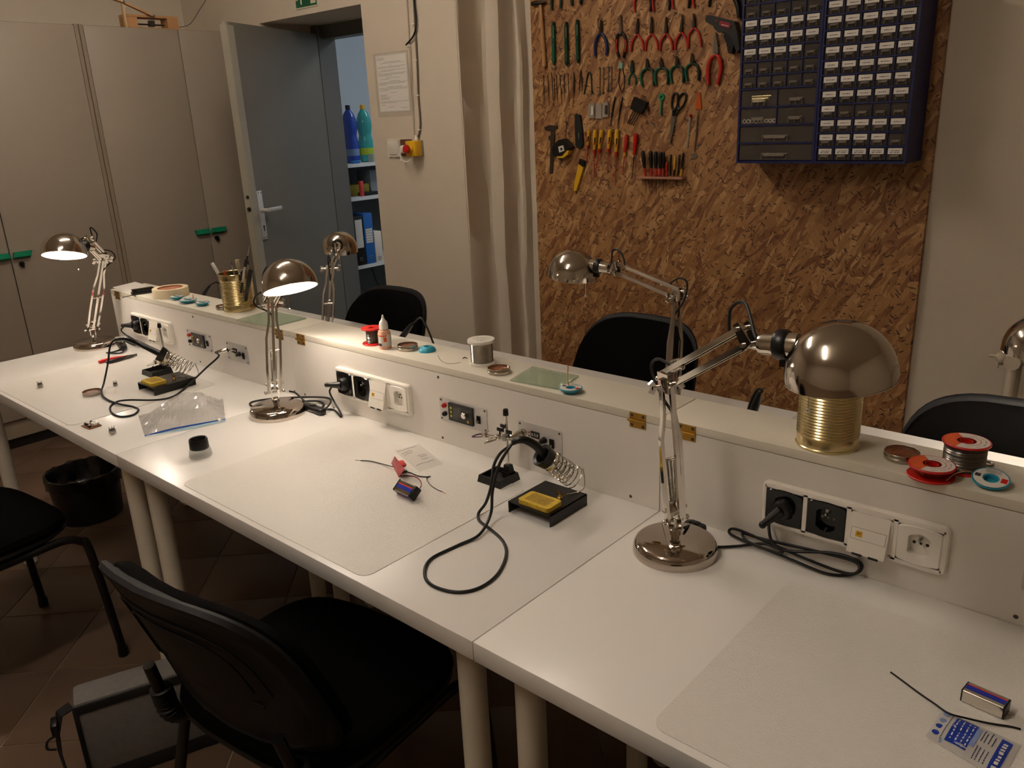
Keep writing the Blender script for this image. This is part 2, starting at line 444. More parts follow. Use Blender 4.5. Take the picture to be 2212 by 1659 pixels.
struct('door_handle', mb, M_ALU, door)
mb = MB(); mb.cyl((LW + .001, -.012, hz + .04), (LW + .004, -.012, hz + .04), .011, M=LM); mb.box((LW + .004, -.012, hz + .04), (0.012, .012, .012), M=LM); mb.cyl((LW + .001, -.012, hz + .1), (LW + .003, -.012, hz + .1), .009, M=LM)
struct('latch', mb, M_DSTEEL, door)
# ------------------------------------------------------------------ wardrobes
def wardrobe(y0, y1, ys, label, keyside, hz):
    t = thing('wardrobe', label, 'wardrobe', (XC - .3, (y0 + y1) / 2, 0), 0, 'wardrobes along the end wall')
    H = 1.985; D = 0.55
    mb = MB()
    for yy in (y0 + .009, y1 - .009): mb.box((XC - .018 - D / 2 + .016, yy, H / 2 + .03), (D, .018, H - .06))
    mb.box((XC - .018 - D / 2, (y0 + y1) / 2, H - .012), (D, y1 - y0 - .036, .02)); mb.box((XC - .018 - D / 2, (y0 + y1) / 2, .11), (D, y1 - y0 - .036, .1)); mb.box((XC - .018 - D + .01, (y0 + y1) / 2, H / 2 + .05), (.015, y1 - y0 - .036, H - .12))
    part('body', mb, M_CABE, t)
    mb = MB(); mb.box((XC - .04 - D / 2, (y0 + y1) / 2, .03), (D - .02, y1 - y0 - .002, .06)); part('plinth', mb, M_BLACKP, t)
    for i, (a, b) in enumerate(((y0 + .02, ys - .002), (ys + .002, y1 - .02))):
        mb = MB(); mb.box((XC - .009, (a + b) / 2, (H - .006 + .155) / 2), (.018, b - a, H - .006 - .155), bev=.002)
        d = part('door', mb, M_CAB, t)
        yc = (ys - .048) if i == 0 else (ys + .05)
        s = -1 if i == 0 else 1
        mb = MB()
        # a sloping green grip plate standing off the door
        pts = [(-.043, -.017), (.034, -.017), (.043, .016), (-.036, .016)]
        vs = [(XC + .002, yc + s * (.0 + q[0]) , hz + q[1] - .004) for q in pts] + [(XC + .026, yc + s * q[0], hz + q[1] * .75 + .004) for q in pts]
        mb.add(vs, [(0, 1, 2, 3), (7, 6, 5, 4), (0, 4, 5, 1), (1, 5, 6, 2), (2, 6, 7, 3), (3, 7, 4, 0)])
        part('handle', mb, M_GREEN, d)
        if i == 1:
            mb = MB(); mb.cyl((XC, yc + keyside, hz - .045), (XC + .012, yc + keyside, hz - .045), .012); mb.box((XC + .022, yc + keyside, hz - .05), (.022, .004, .02))
            part('lock', mb, M_BLK, d)
    return t
wardrobe(-0.44, 0.603, 0.083, 'beige wardrobe with green handles farther from the open door, behind the lit lamp', -.01, .947)
wardrobe(0.607, 1.47, 1.11, 'beige wardrobe with green handles half hidden by the open grey door', -.015, .933)
# ------------------------------------------------------------------ chipboard panel
OL, OR = OB(1158, 400).x, OB(2002, 450).x
mb = MB(); mb.box(((OL + OR) / 2, YO + .009, 1.33), (OR - OL, .018, 2.5))
osb = solo('chipboard_panel', mb, M_OSB, 'large oriented strand board panel fixed to the wall and hung with tools', 'panel', ((OL + OR) / 2, YO + .009, 0.08))
for i, (x, y) in enumerate(((1272, 446), (1559, 449), (1928, 462), (1452, 455))):
    p = OB(x, y); mb = MB(); mb.lathe([(.0045, 0), (.004, .002), (.0015, .003)], p, (0, -1, 0), 10); part('screw', mb, M_STEEL, osb)
# ================================================================== tables
TF, TJ, TB = -0.522, 0.078, 0.664
TXS = [(-2.405, -1.2), (-1.2, 0.0), (0.0, 1.2)]
def desk(x0, x1, y0, y1, label):
    t = thing('desk', label, 'table', ((x0 + x1) / 2, (y0 + y1) / 2, 0), 0, 'white desks pushed together into one bench')
    mb = MB(); mb.box(((x0 + x1) / 2, (y0 + y1) / 2, TT - .017), (x1 - x0 - .0016, y1 - y0 - .0016, .034), bev=.0012)
    part('tabletop', mb, M_WHITE, t)
    for x in (x0 + .062, x1 - .062):
        for y in (y0 + .055, y1 - .055):
            mb = MB(); mb.lathe([(.014, 0), (.014, .012), (.0235, .014), (.0235, .69), (.034, .693), (.034, .7055)], (x, y, 0), n=20)
            part('leg', mb, M_LEG, t)
nm = ['under the lit lamp by the wardrobes', 'with the red circuit board and loupe', 'with the bare battery and blue packet']
fn = ['opposite the wardrobe-end desk', 'opposite the red circuit board', 'opposite the bare battery']
for i, (a, b) in enumerate(TXS):
    desk(a, b, TF, TJ, 'white desk on round legs ' + nm[i])
    desk(a, b, TJ, TB, 'white desk across the riser, ' + fn[i])
# clear desk mats
M_MAT = mat('frosted_desk_mat', 'e6e1d8', 0.2, bump=0.6, bscale=520)
def deskmat(x0, x1, y0, y1, label):
    mb = MB(); mb.prism(rrect(x0, x1, y0, y1, .022, 6), .0012, tr((0, 0, TT)))
    return solo('desk_mat', mb, M_MAT, label, 'desk mat', ((x0 + x1) / 2, (y0 + y1) / 2, TT), 'clear mats on the desks')
MATX = [(-2.1, -1.505), (-0.905, -0.268), (0.297, 0.935)]
for (a, b), l in zip(MATX, ('clear plastic desk mat under the red-handled cutters', 'clear plastic desk mat under the red circuit board', 'clear plastic desk mat under the bare battery')):
    deskmat(a, b, -.508, -.078, l)
# ================================================================== riser boxes with hinged lids
RD_ = 0.132
M_LID = mat('cream_laminate', 'd9d2c2', 0.42)
M_GAP = mat('dark_gap', '6b5b4a', 0.9)
def hinge(x, parent):
    w = .036
    mb = MB()
    mb.box((x, -.0008, SH - .0085), (w, .0016, .0145)); mb.box((x, -.0008, SH - .0245), (w, .0016, .0135))
    mb.cyl((x - w / 2 - .003, -.0028, SH - .0172), (x + w / 2, -.0028, SH - .0172), .0026, n=10)
    h = part('hinge', mb, M_BRASS, parent)
    mb = MB()
    for s in (-1, 1):
        for z in (SH - .0065, SH - .0265): mb.lathe([(.0034, 0), (.003, .0009), (.001, .0013)], (x + s * .0125, -.0014, z), (0, -1, 0), 8)
    part('hinge_screw', mb, M_DSTEEL, h)
def riser(x0, x1, label, left_hinge=True):
    t = thing('riser_box', label, 'riser', ((x0 + x1) / 2, RD_ / 2, TT), 0, 'white riser boxes along the bench')
    xc, L = (x0 + x1) / 2, x1 - x0 - .002
    mb = MB(); mb.box((xc, .008, TT + .08765), (L, .016, .1747)); part('front_panel', mb, M_RISER, t)
    mb = MB(); mb.box((xc, RD_ - .008, TT + .0875), (L, .016, .174)); part('back_panel', mb, M_RISER, t)
    for x in (x0 + .009, x1 - .009):
        mb = MB(); mb.box((x, RD_ / 2, TT + .0875), (.016, RD_ - .034, .174)); part('end_panel', mb, M_RISER, t)
    mb = MB(); mb.box((xc, RD_ / 2, SH - .008), (L, RD_, .016), bev=.0008); part('lid', mb, M_LID, t)
    mb = MB(); mb.box((xc, RD_ / 2, TT + .1753), (L - .004, RD_ - .003, .0012)); part('lid_gap', mb, M_GAP, t)
    if left_hinge: hinge(x0 + .055, t)
    hinge(x1 - .05, t)
    for (dx, z) in ((-.066 + 1.2, .752), (.6, .752), (.6, .904), (.04, .752)):
        xx = x0 + dx
        if x0 < xx < x1:
            mb = MB(); mb.lathe([(.0036, 0), (.003, .0008), (.0008, .0006)], (xx, 0, z), (0, -1, 0), 10); part('panel_screw', mb, M_DSTEEL, t)
    return t
riser(-2.345, -1.2, 'white riser box holding the masking tape, brush can and first glass plate')
riser(-1.2, 0.0, 'white riser box holding the flux bottle and white solder spool')
riser(0.0, 1.2, 'white riser box holding the gold can and red solder spools')
# ================================================================== socket strips
def insert_outline(cx, cz, h=.0325, bow=.0035, n=6):
    pts = []
    r = .006
    for i in range(n + 1):
        u = -1 + 2 * i / n; pts.append((cx + u * (h - .003), cz + h - .003 + bow * (1 - u * u)))
    pts.append((cx + h, cz + h - r)); pts.append((cx + h, cz - h + r))
    for i in range(n + 1):
        u = 1 - 2 * i / n; pts.append((cx + u * (h - .003), cz - h + .003 - bow * (1 - u * u)))
    pts.append((cx - h, cz - h + r)); pts.append((cx - h, cz + h - r))
    return pts
FRONT = Matrix(((1, 0, 0, 0), (0, 0, -1, 0), (0, 1, 0, 0), (0, 0, 0, 1)))   # local (x, z_up, outwards) -> world (x, -y, z)
M_SEAM = mat('seam_grey', '8d8071', 0.8)
def socket_strip(X0, label, plug=True):
    zc = .826; xa, xb = X0 + .2085, X0 + .5035
    t = thing('socket_strip', label, 'power sockets', ((xa + xb) / 2, 0, zc), 0, 'socket strips on the riser')
    W = xb - xa
    mb = MB()
    # frame: outer shell with rounded rim, lofted
    rings = [(0.0, 0.0), (.0075, 0.0), (.0105, .0018), (.0115, .006)]
    vs = []; fs = []; n = 0
    for y, ins in rings:
        pts = rrect(xa + ins, xb - ins, zc - .0405 + ins, zc + .0405 - ins, .009, 4); n = len(pts)
        vs += [(p[0], -y, p[1]) for p in pts]
    for k in range(len(rings) - 1):
        for i in range(n): fs.append((k * n + i, k * n + (i + 1) % n, (k + 1) * n + (i + 1) % n, (k + 1) * n + i))
    mb.add(vs, fs, 0, True)
    za, zb_ = zc - .0345, zc + .0345; yf = -.0106
    mb.box(((xa + xb) / 2, yf, zb_ - .001), (W - .011, .0018, .0045)); mb.box(((xa + xb) / 2, yf, za + .001), (W - .011, .0018, .0045))
    xs = [xa + .006] + [xa + .0405 + k * .0713 + e for k in range(4) for e in (-.0322, .0322)] + [xb - .006]
    for k in range(0, len(xs), 2): mb.box(((xs[k] + xs[k + 1]) / 2, yf, zc), (xs[k + 1] - xs[k], .0018, .069))
    part('frame', mb, M_WPL, t)
    for k in range(4):
        cx = xa + .0405 + k * .0713
        m = M_BLKG if k < 2 else M_WPL
        if k != 2:
            mb = MB()
            ol = insert_outline(cx, zc); no = len(ol)
            ci = [(cx + .0205 * math.cos(2 * math.pi * i / no + 2.2), zc + .0205 * math.sin(2 * math.pi * i / no + 2.2)) for i in range(no)]
            # outline order runs clockwise from top-left
            ci = [(cx + .0205 * math.cos(math.radians(a)), zc + .0205 * math.sin(math.radians(a))) for a in [math.degrees(math.atan2(p[1] - zc, p[0] - cx)) for p in ol]]
            vs = [(p[0], -.0105, p[1]) for p in ol] + [(cx + (p[0] - cx) * .94, -.0132, zc + (p[1] - zc) * .94) for p in ol] + [(p[0], -.0125, p[1]) for p in ci] + [(cx + (p[0] - cx) * .93, -.0005, zc + (p[1] - zc) * .93) for p in ci]
            fs = [(j * no + i, j * no + (i + 1) % no, (j + 1) * no + (i + 1) % no, (j + 1) * no + i) for j in range(3) for i in range(no)] + [tuple(range(3 * no, 4 * no))]
            mb.add(vs, fs, 0, True)
            so = part('socket', mb, m, t, label='black socket insert' if k < 2 else 'white socket insert')
            mb = MB(); mb.cyl((cx, -.0005, zc + .0095), (cx, -.0125, zc + .0095), .0024, n=10); mb.sphere((cx, -.0125, zc + .0095), .0024, 8); mb.box((cx, -.004, zc + .016), (.005, .007, .008))
            part('earth_pin', mb, M_STEEL, so)
            if not (k == 0 and plug):
                mb = MB()
                for s in (-1, 1): mb.cyl((cx + s * .0095, -.0004, zc), (cx + s * .0095, -.0009, zc), .0026, n=10)
                mb.cyl((cx, -.0004, zc), (cx, -.0009, zc), .0022, n=10)
                part('pin_hole', mb, M_BLK if k > 2 else M_DSTEEL, so)
        else:
            ol = insert_outline(cx, zc)
            mb = MB(); mb.prism([(p[0], p[1]) for p in ol], .0022, FRONT @ tr((0, 0, .0108)))
            co = part('data_socket', mb, M_WPL, t, label='white wedge-shaped data socket cover')
            # wedge cover standing out towards its lower edge
            mb = MB(); x1, x2 = cx - .029, cx + .029
            zt, zb = zc + .031, zc - .0335
            vs = [(x1, -.0128, zt), (x2, -.0128, zt), (x1, -.0145, zt - .006), (x2, -.0145, zt - .006), (x1, -.030, zb), (x2, -.030, zb), (x1, -.0128, zb - .001), (x2, -.0128, zb - .001)]
            fs = [(0, 1, 3, 2), (2, 3, 5, 4), (4, 5, 7, 6), (1, 0, 6, 7), (0, 2, 4, 6), (1, 7, 5, 3)]
            mb.add(vs, fs); part('wedge_cover', mb, M_WPL, co)
            mb = MB()
            for s in (-1, 1): mb.box((cx + s * .0125, -.024, zb - .001), (.015, .012, .004))
            part('data_port', mb, M_BLK, co)
            # label strip and yellow sticker on the slope
            sd = Vector((0, -.0155, zb - (zt - .006))).normalized(); up = -sd; nrm = Vector((1, 0, 0)).cross(up)
            def sl(f): return Vector((cx, -.0145, zt - .006)) + sd * (f * .0605)
            def plate(name, xo, w_, f0, f1, lift, m_):
                a, b = sl(f0) + nrm * lift, sl(f1) + nrm * lift
                q = MB(); q.slab([a + Vector((xo - w_ / 2, 0, 0)), a + Vector((xo + w_ / 2, 0, 0)), b + Vector((xo + w_ / 2, 0, 0)), b + Vector((xo - w_ / 2, 0, 0))], nrm * .0002)
                return part(name, q, m_, co)
            plate('label_recess', .0, .0535, .30, .62, .00005, M_SEAM)
            plate('label_strip', .0, .052, .31, .61, .0003, M_WPL)
            st = plate('sticker', -.014, .0105, .39, .54, .0006, M_YEL)
            q = MB(); Mx = Matrix(((1, 0, 0, 0), (0, up.y, nrm.y, 0), (0, up.z, nrm.z, 0), (0, 0, 0, 1)))
            cc = sl(.455) + nrm * .001 + Vector((-.014, 0, 0))
            text_into(q, 'JM', .0055, tr(cc) @ Mx, 0, .0001); part('sticker_text', q, M_INK, co)
    return t
for X0, l in ((-2.4, 'four-gang socket strip on the riser behind the red-handled cutters'), (-1.2, 'four-gang socket strip on the riser behind the second lit lamp'), (0.0, 'four-gang socket strip on the riser beside the unlit large lamp')):
    socket_strip(X0, l)
# ================================================================== instrument panels
M_SCREEN = mat('dark_screen', '3d3a38', 0.15)
M_LED = mat('seven_segment_grey', 'b8b0a8', 0.5)
M_YB = mat('yellow_button', 'b7a83a', 0.5)
def plate_with_screws(name, label, cat, grp, x0, x1, z0, z1):
    t = thing(name, label, cat, ((x0 + x1) / 2, 0, (z0 + z1) / 2), 0, grp)
    mb = MB(); mb.prism(rrect(x0, x1, z0, z1, .004, 3), .0022, FRONT); part('plate', mb, M_ALU, t)
    for x in (x0 + .006, x1 - .006):
        for z in (z0 + .006, z1 - .006):
            mb = MB(); mb.lathe([(.0026, 0), (.0022, .0012), (.0006, .0010)], (x, -.0022, z), (0, -1, 0), 10); part('screw', mb, M_DSTEEL, t)
    return t
def rocker(x, z, t, w_=.0115, h=.0185):
    mb = MB(); mb.box((x, -.0032, z), (w_, .002, h), bev=.0008)
    r = part('rocker_switch', mb, M_BLK, t)
    mb = MB(); mb.slab([(x - w_ * .36, -.0042, z + h * .4), (x + w_ * .36, -.0042, z + h * .4), (x + w_ * .36, -.0062, z - .001), (x - w_ * .36, -.0062, z - .001)], (0, .0012, 0)); mb.box((x, -.0052, z - h * .21), (w_ * .72, .002, h * .4))
    part('rocker', mb, M_BLKG, r)
    mb = MB(); text_into(mb, 'O', .005, tr((x, -.0064, z - h * .22)) @ FRONT); part('rocker_mark', mb, M_LED, r)
def panel_supply(X0, label):
    x0, x1, z0, z1 = X0 + .6, X0 + .753, .7985, .8570
    t = plate_with_screws('power_supply_panel', label, 'control panel', 'power supply panels on the riser', x0, x1, z0, z1)
    for z, m, n_ in ((z1 - .0175, M_RED, 'red_terminal'), (z1 - .0385, M_BLK, 'black_terminal')):
        mb = MB(); mb.lathe([(.0058, 0), (.0058, .006), (.0045, .0085), (.002, .0085), (.002, .005)], (x0 + .019, -.002, z), (0, -1, 0), 16); part(n_, mb, m, t)
    xm0, xm1, zm0, zm1 = x0 + .033, x0 + .112, z0 + .008, z1 - .007
    mb = MB(); mb.prism(rrect(xm0, xm1, zm0, zm1, .002, 2), .004, FRONT @ tr((0, 0, .0022)))
    d = part('display_module', mb, M_BLK, t)
    mb = MB(); mb.box(((xm0 + xm1) / 2, -.0064, (zm0 + zm1) / 2), (xm1 - xm0 - .007, .0006, zm1 - zm0 - .009)); part('bezel', mb, mat('charcoal_plastic', '2b2826', .4), d)
    mb = MB(); mb.box((xm0 + .031, -.0069, (zm0 + zm1) / 2 + .0005), (.023, .0006, .027)); part('screen', mb, M_SCREEN, d)
    for k in range(3):
        mb = MB(); mb.box((xm0 + .0105, -.0073, zm1 - .0115 - k * .0098), (.006, .0015, .0055), bev=.0005); part('button', mb, M_YB, d)
    mb = MB(); mb.lathe([(.0078, 0), (.0075, .009), (.006, .0105)], (xm0 + .058, -.0065, (zm0 + zm1) / 2 + .003), (0, -1, 0), 20); part('dial', mb, M_CHROME2, d)
    mb = MB(); mb.lathe([(.0035, 0), (.0035, .001)], (xm0 + .064, -.0066, zm0 + .0085), (0, -1, 0), 12); part('button', mb, M_YB, d)
    rocker(x1 - .026, (z0 + z1) / 2 - .002, t)
def panel_station(X0, label, pointer=True):
    x0, x1, z0, z1 = X0 + .8455, X0 + .9655, .7935, .8512
    t = plate_with_screws('solder_station_panel', label, 'control panel', 'soldering station panels on the riser', x0, x1, z0, z1)
    xc, zc = x0 + .0165, z1 - .0245
    mb = MB(); mb.lathe([(.0085, 0), (.0085, .003), (.007, .0034), (.007, .008)], (xc, -.002, zc), (0, -1, 0), 18); part('connector_socket', mb, M_CHROME2, t)
    for z, m in ((zc + .0035, M_RED), (zc - .0045, M_BLK)):
        mb = MB(); mb.lathe([(.0017, 0), (.0016, .0015), (.0006, .002)], (x0 + .0315, -.0022, z), (0, -1, 0), 10); part('indicator', mb, m, t)
    mb = MB(); mb.box((x0 + .0485, -.0032, zc + .001), (.023, .002, .0145)); d = part('display', mb, M_BLKG, t)
    mb = MB(); text_into(mb, '8.8.8', .0098, tr((x0 + .0485, -.0044, zc + .001)) @ FRONT); part('digits', mb, M_LED, d)
    xk, zk = x0 + .073, zc - .0055
    mb = MB(); mb.lathe([(.0078, 0), (.007, .004), (.0062, .0045), (.0056, .0155), (.005, .0165)], (xk, -.0022, zk), (0, -1, 0), 18); k = part('knob', mb, M_BLK, t)
    mb = MB(); mb.lathe([(.0048, 0), (.0046, .001), (.0015, .0015)], (xk, -.0186, zk), (0, -1, 0), 14); part('knob_cap', mb, mat('cream_cap', 'b9ad86', .5) if not pointer else M_BLK, k)
    rocker(x1 - .0265, zc - .0085, t, .0125, .0205)
    return Vector((xc, -.010, zc))
panel_supply(-2.4, 'silver power supply panel on the riser near the tin brush can')
panel_supply(-1.2, 'silver power supply panel with yellow buttons behind the red circuit board')
panel_supply(0.0, 'silver power supply panel at the riser end past the white socket')
CON1 = panel_station(-2.4, 'silver soldering station panel below the first glass plate', False)
CON2 = panel_station(-1.2, 'silver soldering station panel below the second glass plate')
# ================================================================== desk lamps
M_LINER = mat('lamp_white_enamel', 'efe9df', 0.4)
M_BULB_ON = mat('bulb_lit', (1, 1, 1), 0.4, emit=BULB_C, estr=BULB_E)
M_BULB_OFF = mat('bulb_frosted', 'e8e2d8', 0.3)
M_SHADE = mat('nickel_shade', 'bfb6ac', 0.12, 1.0)
M_BASE = mat('nickel_base', 'bdb2a8', 0.06, 1.0)
def unit(v): return Vector(v).normalized()
def lamp(label, B, E, W, D, up, lit, cord=None, sock=None, rr=0.066, face=None):
    """B base centre on the desk, E elbow, W wrist, D centre of the shade's rim, up = axis of the dome"""
    B, E, W, D = Vector(B), Vector(E), Vector(W), Vector(D); up = unit(up)
    t = thing('desk_lamp', label, 'lamp', B, 0, 'nickel desk lamps along the bench')
    mb = MB(); mb.lathe([(.0735, 0), (.0738, .004), (.0725, .014), (.069, .021), (.063, .0245), (.0005, .0255)], B, n=48); part('base', mb, M_BASE, t)
    dirh = Vector((D.x - B.x, D.y - B.y, 0)); dirh = unit(dirh) if dirh.length > .02 else Vector((1, 0, 0))
    if face is not None: dirh = unit((face[0], face[1], 0))
    side = dirh.cross(Vector((0, 0, 1)))
    J = B + Vector((0, 0, .062))
    # pivot post with clevis
    mb = MB(); mb.cyl(B + Vector((0, 0, .024)), B + Vector((0, 0, .045)), .0075); mb.lathe([(.010, 0), (.010, .010), (.006, .013)], B + Vector((0, 0, .034)), n=14)
    for s in (-1, 1): mb.bar([B + side * (s * .008) + Vector((0, 0, .043)), J + side * (s * .008) + Vector((0, 0, .006))], .014, .0025, dirh)
    part('pivot', mb, M_CHROME, t)
    ax = unit(E - J); L = (E - J).length; nrm = side.cross(ax)
    # lower arm rails, kinked inwards at the top
    for s in (-1, 1):
        mb = MB(); pts = [J + side * (s * .0155) - ax * .004, J + side * (s * .0175) + ax * L * .30, J + side * (s * .0175) + ax * L * .62, J + side * (s * .010) + ax * L * .80, E + side * (s * .010) + ax * .012]
        mb.bar(pts, .0062, .0085, side); part('lower_rail', mb, M_CHROME, t)
    mb = MB(); pts = [J - nrm * .016 + ax * .012, J - nrm * .017 + ax * L * .5, E - nrm * .013 + ax * .004]
    mb.bar(pts, .007, .006, side); part('back_rail', mb, M_CHROME, t)
    for q, ww in ((.0, .023), (.47, .0195)):
        mb = MB(); mb.cyl(J + ax * (L * q) - side * ww, J + ax * (L * q) + side * ww, .0028, n=10)
        if q == 0:
            for s in (-1, 1): mb.sphere(J + side * (s * .023), .005, 10)
        part('cross_rod', mb, M_CHROME, t)
    for s in (-1, 1): mb = MB(); mb.sphere(J + side * (s * .021) + ax * .022, .004, 10); part('rail_bolt', mb, M_CHROME, t)
    for s in (-.6, .0, .6):
        a, b = J + ax * (L * .46) + side * (s * .012) + nrm * .003, J + ax * (L * .14) + side * (s * .008) + nrm * .003
        prof = []; n = 26
        for i in range(n + 1):
            prof += [(.0018, i * (a - b).length / n), (.0025, (i + .5) * (a - b).length / n)]
        mb = MB(); mb.lathe(prof[:-1], b, a - b, 8); part('spring', mb, M_STEEL, t)
    mb = MB(); mb.bar([J + ax * (L * .14) + nrm * .004, J + ax * (L * .09) + nrm * .012, J + ax * (L * .05) + nrm * .004, J + ax * .006 + nrm * .002], .017, .0018, side); part('spring_bracket', mb, M_CHROME, t)
    # elbow
    mb = MB(); mb.cyl(E - side * .022, E + side * .022, .0035, n=10)
    for s in (-1, 1): mb.bar([E + side * (s * .006) - ax * .012, E + side * (s * .006) + ax * .022], .024, .002, unit(W - E))
    part('elbow_joint', mb, M_CHROME, t)
    for s in (-1, 1):
        mb = MB(); c = E + side * (s * .024); mb.cyl(c - side * (s * .003), c + side * (s * .004), .0048, n=12)
        for q in (-1, 1): mb.bar([c, c + side * (s * .006) + ax * (q * .010)], .0045, .009, nrm)
        part('wing_screw', mb, M_CHROME, t)
    # upper arm: two parallel rails in the arm plane
    ua = unit(W - E); un = unit(Vector((0, 0, 1)) - ua * ua.z)
    for k, o in enumerate((.012, -.012)):
        a, b = E + un * (o + .008) - ua * .006, W + un * o
        mb = MB()
        for s in (-1, 1): mb.bar([a + side * (s * .0045), b + side * (s * .0045)], .003, .0085, side)
        mb.bar([a + un * .0035, b + un * .0035], .010, .002, side)
        part('upper_rail', mb, M_CHROME, t)
    mb = MB(); mb.cyl(E + un * .018 - ua * .018, E + un * .012 + ua * .055, .003, n=10); mb.sphere(E + un * .018 - ua * .018, .0045, 10); mb.sphere(E + un * .012 + ua * .055, .005, 10)
    part('tension_rod', mb, M_CHROME, t)
    # wrist
    mb = MB()
    for s in (-1, 1): mb.slab([W + un * .020 - ua * .005 + side * (s * .008), W + un * .020 + ua * .006 + side * (s * .008), W - un * .016 + ua * .016 + side * (s * .008), W - un * .020 - ua * .006 + side * (s * .008)], side * (s * .002))
    mb.cyl(W + un * .012 - side * .013, W + un * .012 + side * .013, .0035, n=10); mb.cyl(W - un * .012 - side * .013, W - un * .012 + side * .013, .0035, n=10)
    part('wrist_joint', mb, M_CHROME, t)
    # socket entering the side of the dome
    tow = W - D; tow -= up * tow.dot(up); tow = unit(tow) if tow.length > 1e-3 else unit(side)
    if sock is not None: tow = unit(Vector(sock) - up * Vector(sock).dot(up))
    sc = D + up * (rr * .50)
    s0 = sc + tow * (rr * .80)
    mb = MB(); mb.lathe([(.0165, 0), (.0165, .030), (.0145, .036), (.0145, .046), (.0125, .052), (.0005, .054)], s0 - tow * .004, tow, 20); part('socket', mb, M_CHROME2, t)
    mb = MB(); mb.lathe([(.0185, 0), (.0200, .003), (.0200, .013), (.0185, .016)], s0 + tow * .010, tow, 20); mb.box(s0 + tow * .018 - up * .023, (.008, .008, .012)); part('socket_clamp', mb, M_BLK, t)
    mb = MB(); q = s0 + tow * .020 - up * .012; Wd = W - un * .014
    mb.cyl(q, Wd, .0042, n=10); mb.sphere(q, .007, 10); mb.cyl(q - side * .008, q + side * .008, .004, n=10); part('head_link', mb, M_CHROME, t)
    # dome
    prof = []; k = 14
    prof.append((rr * 1.0, -rr * .10))
    for i in range(k + 1):
        a = math.pi / 2 * i / k; prof.append((max(.0006, rr * math.cos(a)), rr * math.sin(a) * 1.0))
    mb = MB(); mb.lathe(prof, D, up, 40, cap=False); sh = part('shade', mb, M_SHADE, t)
    prof2 = [(r - .0022 if r > .003 else .0006, h - (.0 if i == 0 else .0022)) for i, (r, h) in enumerate(prof)]
    mb = MB(); mb.lathe(prof2, D, up, 40, cap=False); part('shade_liner', mb, M_LINER, sh)
    mb = MB(); mb.lathe([(rr + .0004, -rr * .10), (rr + .0004, -rr * .10 - .0012), (rr - .0026, -rr * .10 - .0012), (rr - .0026, -rr * .10)], D, up, 40, cap=False); part('shade_rim', mb, M_CHROME2, sh)
    mb = MB(); bc = D + up * (rr * .36) + tow * (rr * .02); mb.sphere(bc, .021, 16); mb.cyl(bc, bc + tow * .03, .012); part('bulb', mb, M_BULB_ON if lit else M_BULB_OFF, t)
    # pull chain
    c0 = D + tow * (rr * .55) + up * .0; c1 = Vector((c0.x, c0.y, c0.z - .052))
    mb = MB(); mb.cyl(c0, c1, .0008, n=6); mb.sphere(c1, .0038, 10); part('pull_chain', mb, M_CHROME2, t)
    # cable loops at wrist and elbow
    e0 = s0 + tow * .048
    mb = MB(); mb.tube([e0, e0 + up * .012 + tow * .006, W + un * .040 + ua * .022, W + un * .046 - ua * .006, W + un * .030 - ua * .022, W + un * .014 - ua * .030], .0024, 8); part('wrist_cable', mb, M_BLKR, t)
    mb = MB(); mb.tube([E + un * .022 + ua * .03, E + un * .045 + ua * .002, E + un * .040 - ua * .024, E - ax * .005 - ua * .022, E - ax * .045 - nrm * .012], .0024, 8); part('elbow_cable', mb, M_BLKR, t)
    if cord:
        mb = MB(); mb.tube(cord, .0026, 8); part('power_cord', mb, M_BLKR, t)
    return t
def tilt(D, toward, roll):
    """dome axis: opening turned towards the camera by 'toward' degrees, rolled in the picture plane"""
    v = Vector(D) - CAMP; vh = unit((v.x, v.y, 0)); a = math.radians(toward)
    u = Vector((0, 0, 1)) * math.cos(a) + vh * math.sin(a)
    return Matrix.Rotation(math.radians(roll), 3, v.normalized()) @ u
def TR(x, y, h):
    p = T(x, y, h)
    return p if p.y < -.008 else on(1, -.008, x, y)
def cordpts(seq, h=.004):
    return [TR(x, y, hh) for (x, y, hh) in [(q[0], q[1], q[2] if len(q) > 2 else h) for q in seq]]
# --- unlit lamp nearest the gold can
B4 = T(1458, 1190, 0)
B4 = Vector((B4.x, B4.y, TT))
D4 = depth(1.0, 1815, 806)
lamp('large unlit nickel desk lamp standing by the seam, its dome above the gold can', B4, depth(1.31, 1440, 832), depth(1.12, 1611, 726), D4, tilt(D4, -3, -7), False,
     sock=depth(1.05, 1655, 745) - D4,
     cord=cordpts([(1478, 1140, .03), (1500, 1133, .016), (1523, 1140, .012), (1516, 1160, .006), (1540, 1180), (1590, 1180), (1650, 1175, .008), (1700, 1190, .012), (1800, 1195, .01), (1858, 1215, .008), (1850, 1238), (1790, 1240), (1700, 1205, .008), (1600, 1165, .006), (1575, 1150, .006), (1590, 1143, .008), (1660, 1172, .012), (1760, 1215, .01), (1840, 1240, .012), (1850, 1215, .01), (1760, 1190, .014), (1650, 1165, .012), (1605, 1152, .01), (1620, 1172, .01), (1690, 1195, .014), (1665, 1165, .03), (1660, 1120, .05)]))
# --- lit lamp in the middle
B2 = T(600, 893, 0); B2 = Vector((B2.x, B2.y, TT))
D2 = depth(2.03, 626, 618)
lamp('lit nickel desk lamp in front of the glass plate, loupe and zip bag beside it', B2, depth(2.13, 588, 655), depth(2.11, 606, 606), D2, tilt(D2, 21, -6), True, rr=.069, face=CAMP - B2,
     cord=cordpts([(625, 845, .03), (640, 850, .02), (665, 872, .012), (697, 885, .01), (715, 865, .004), (690, 858, .004), (600, 860), (545, 868), (548, 878), (600, 872), (680, 866), (700, 875), (690, 884), (720, 885), (736, 900), (735, 890, .01), (722, 868, .03), (712, 845, .06), (724, 832, .078), (745, 832, .084)]))
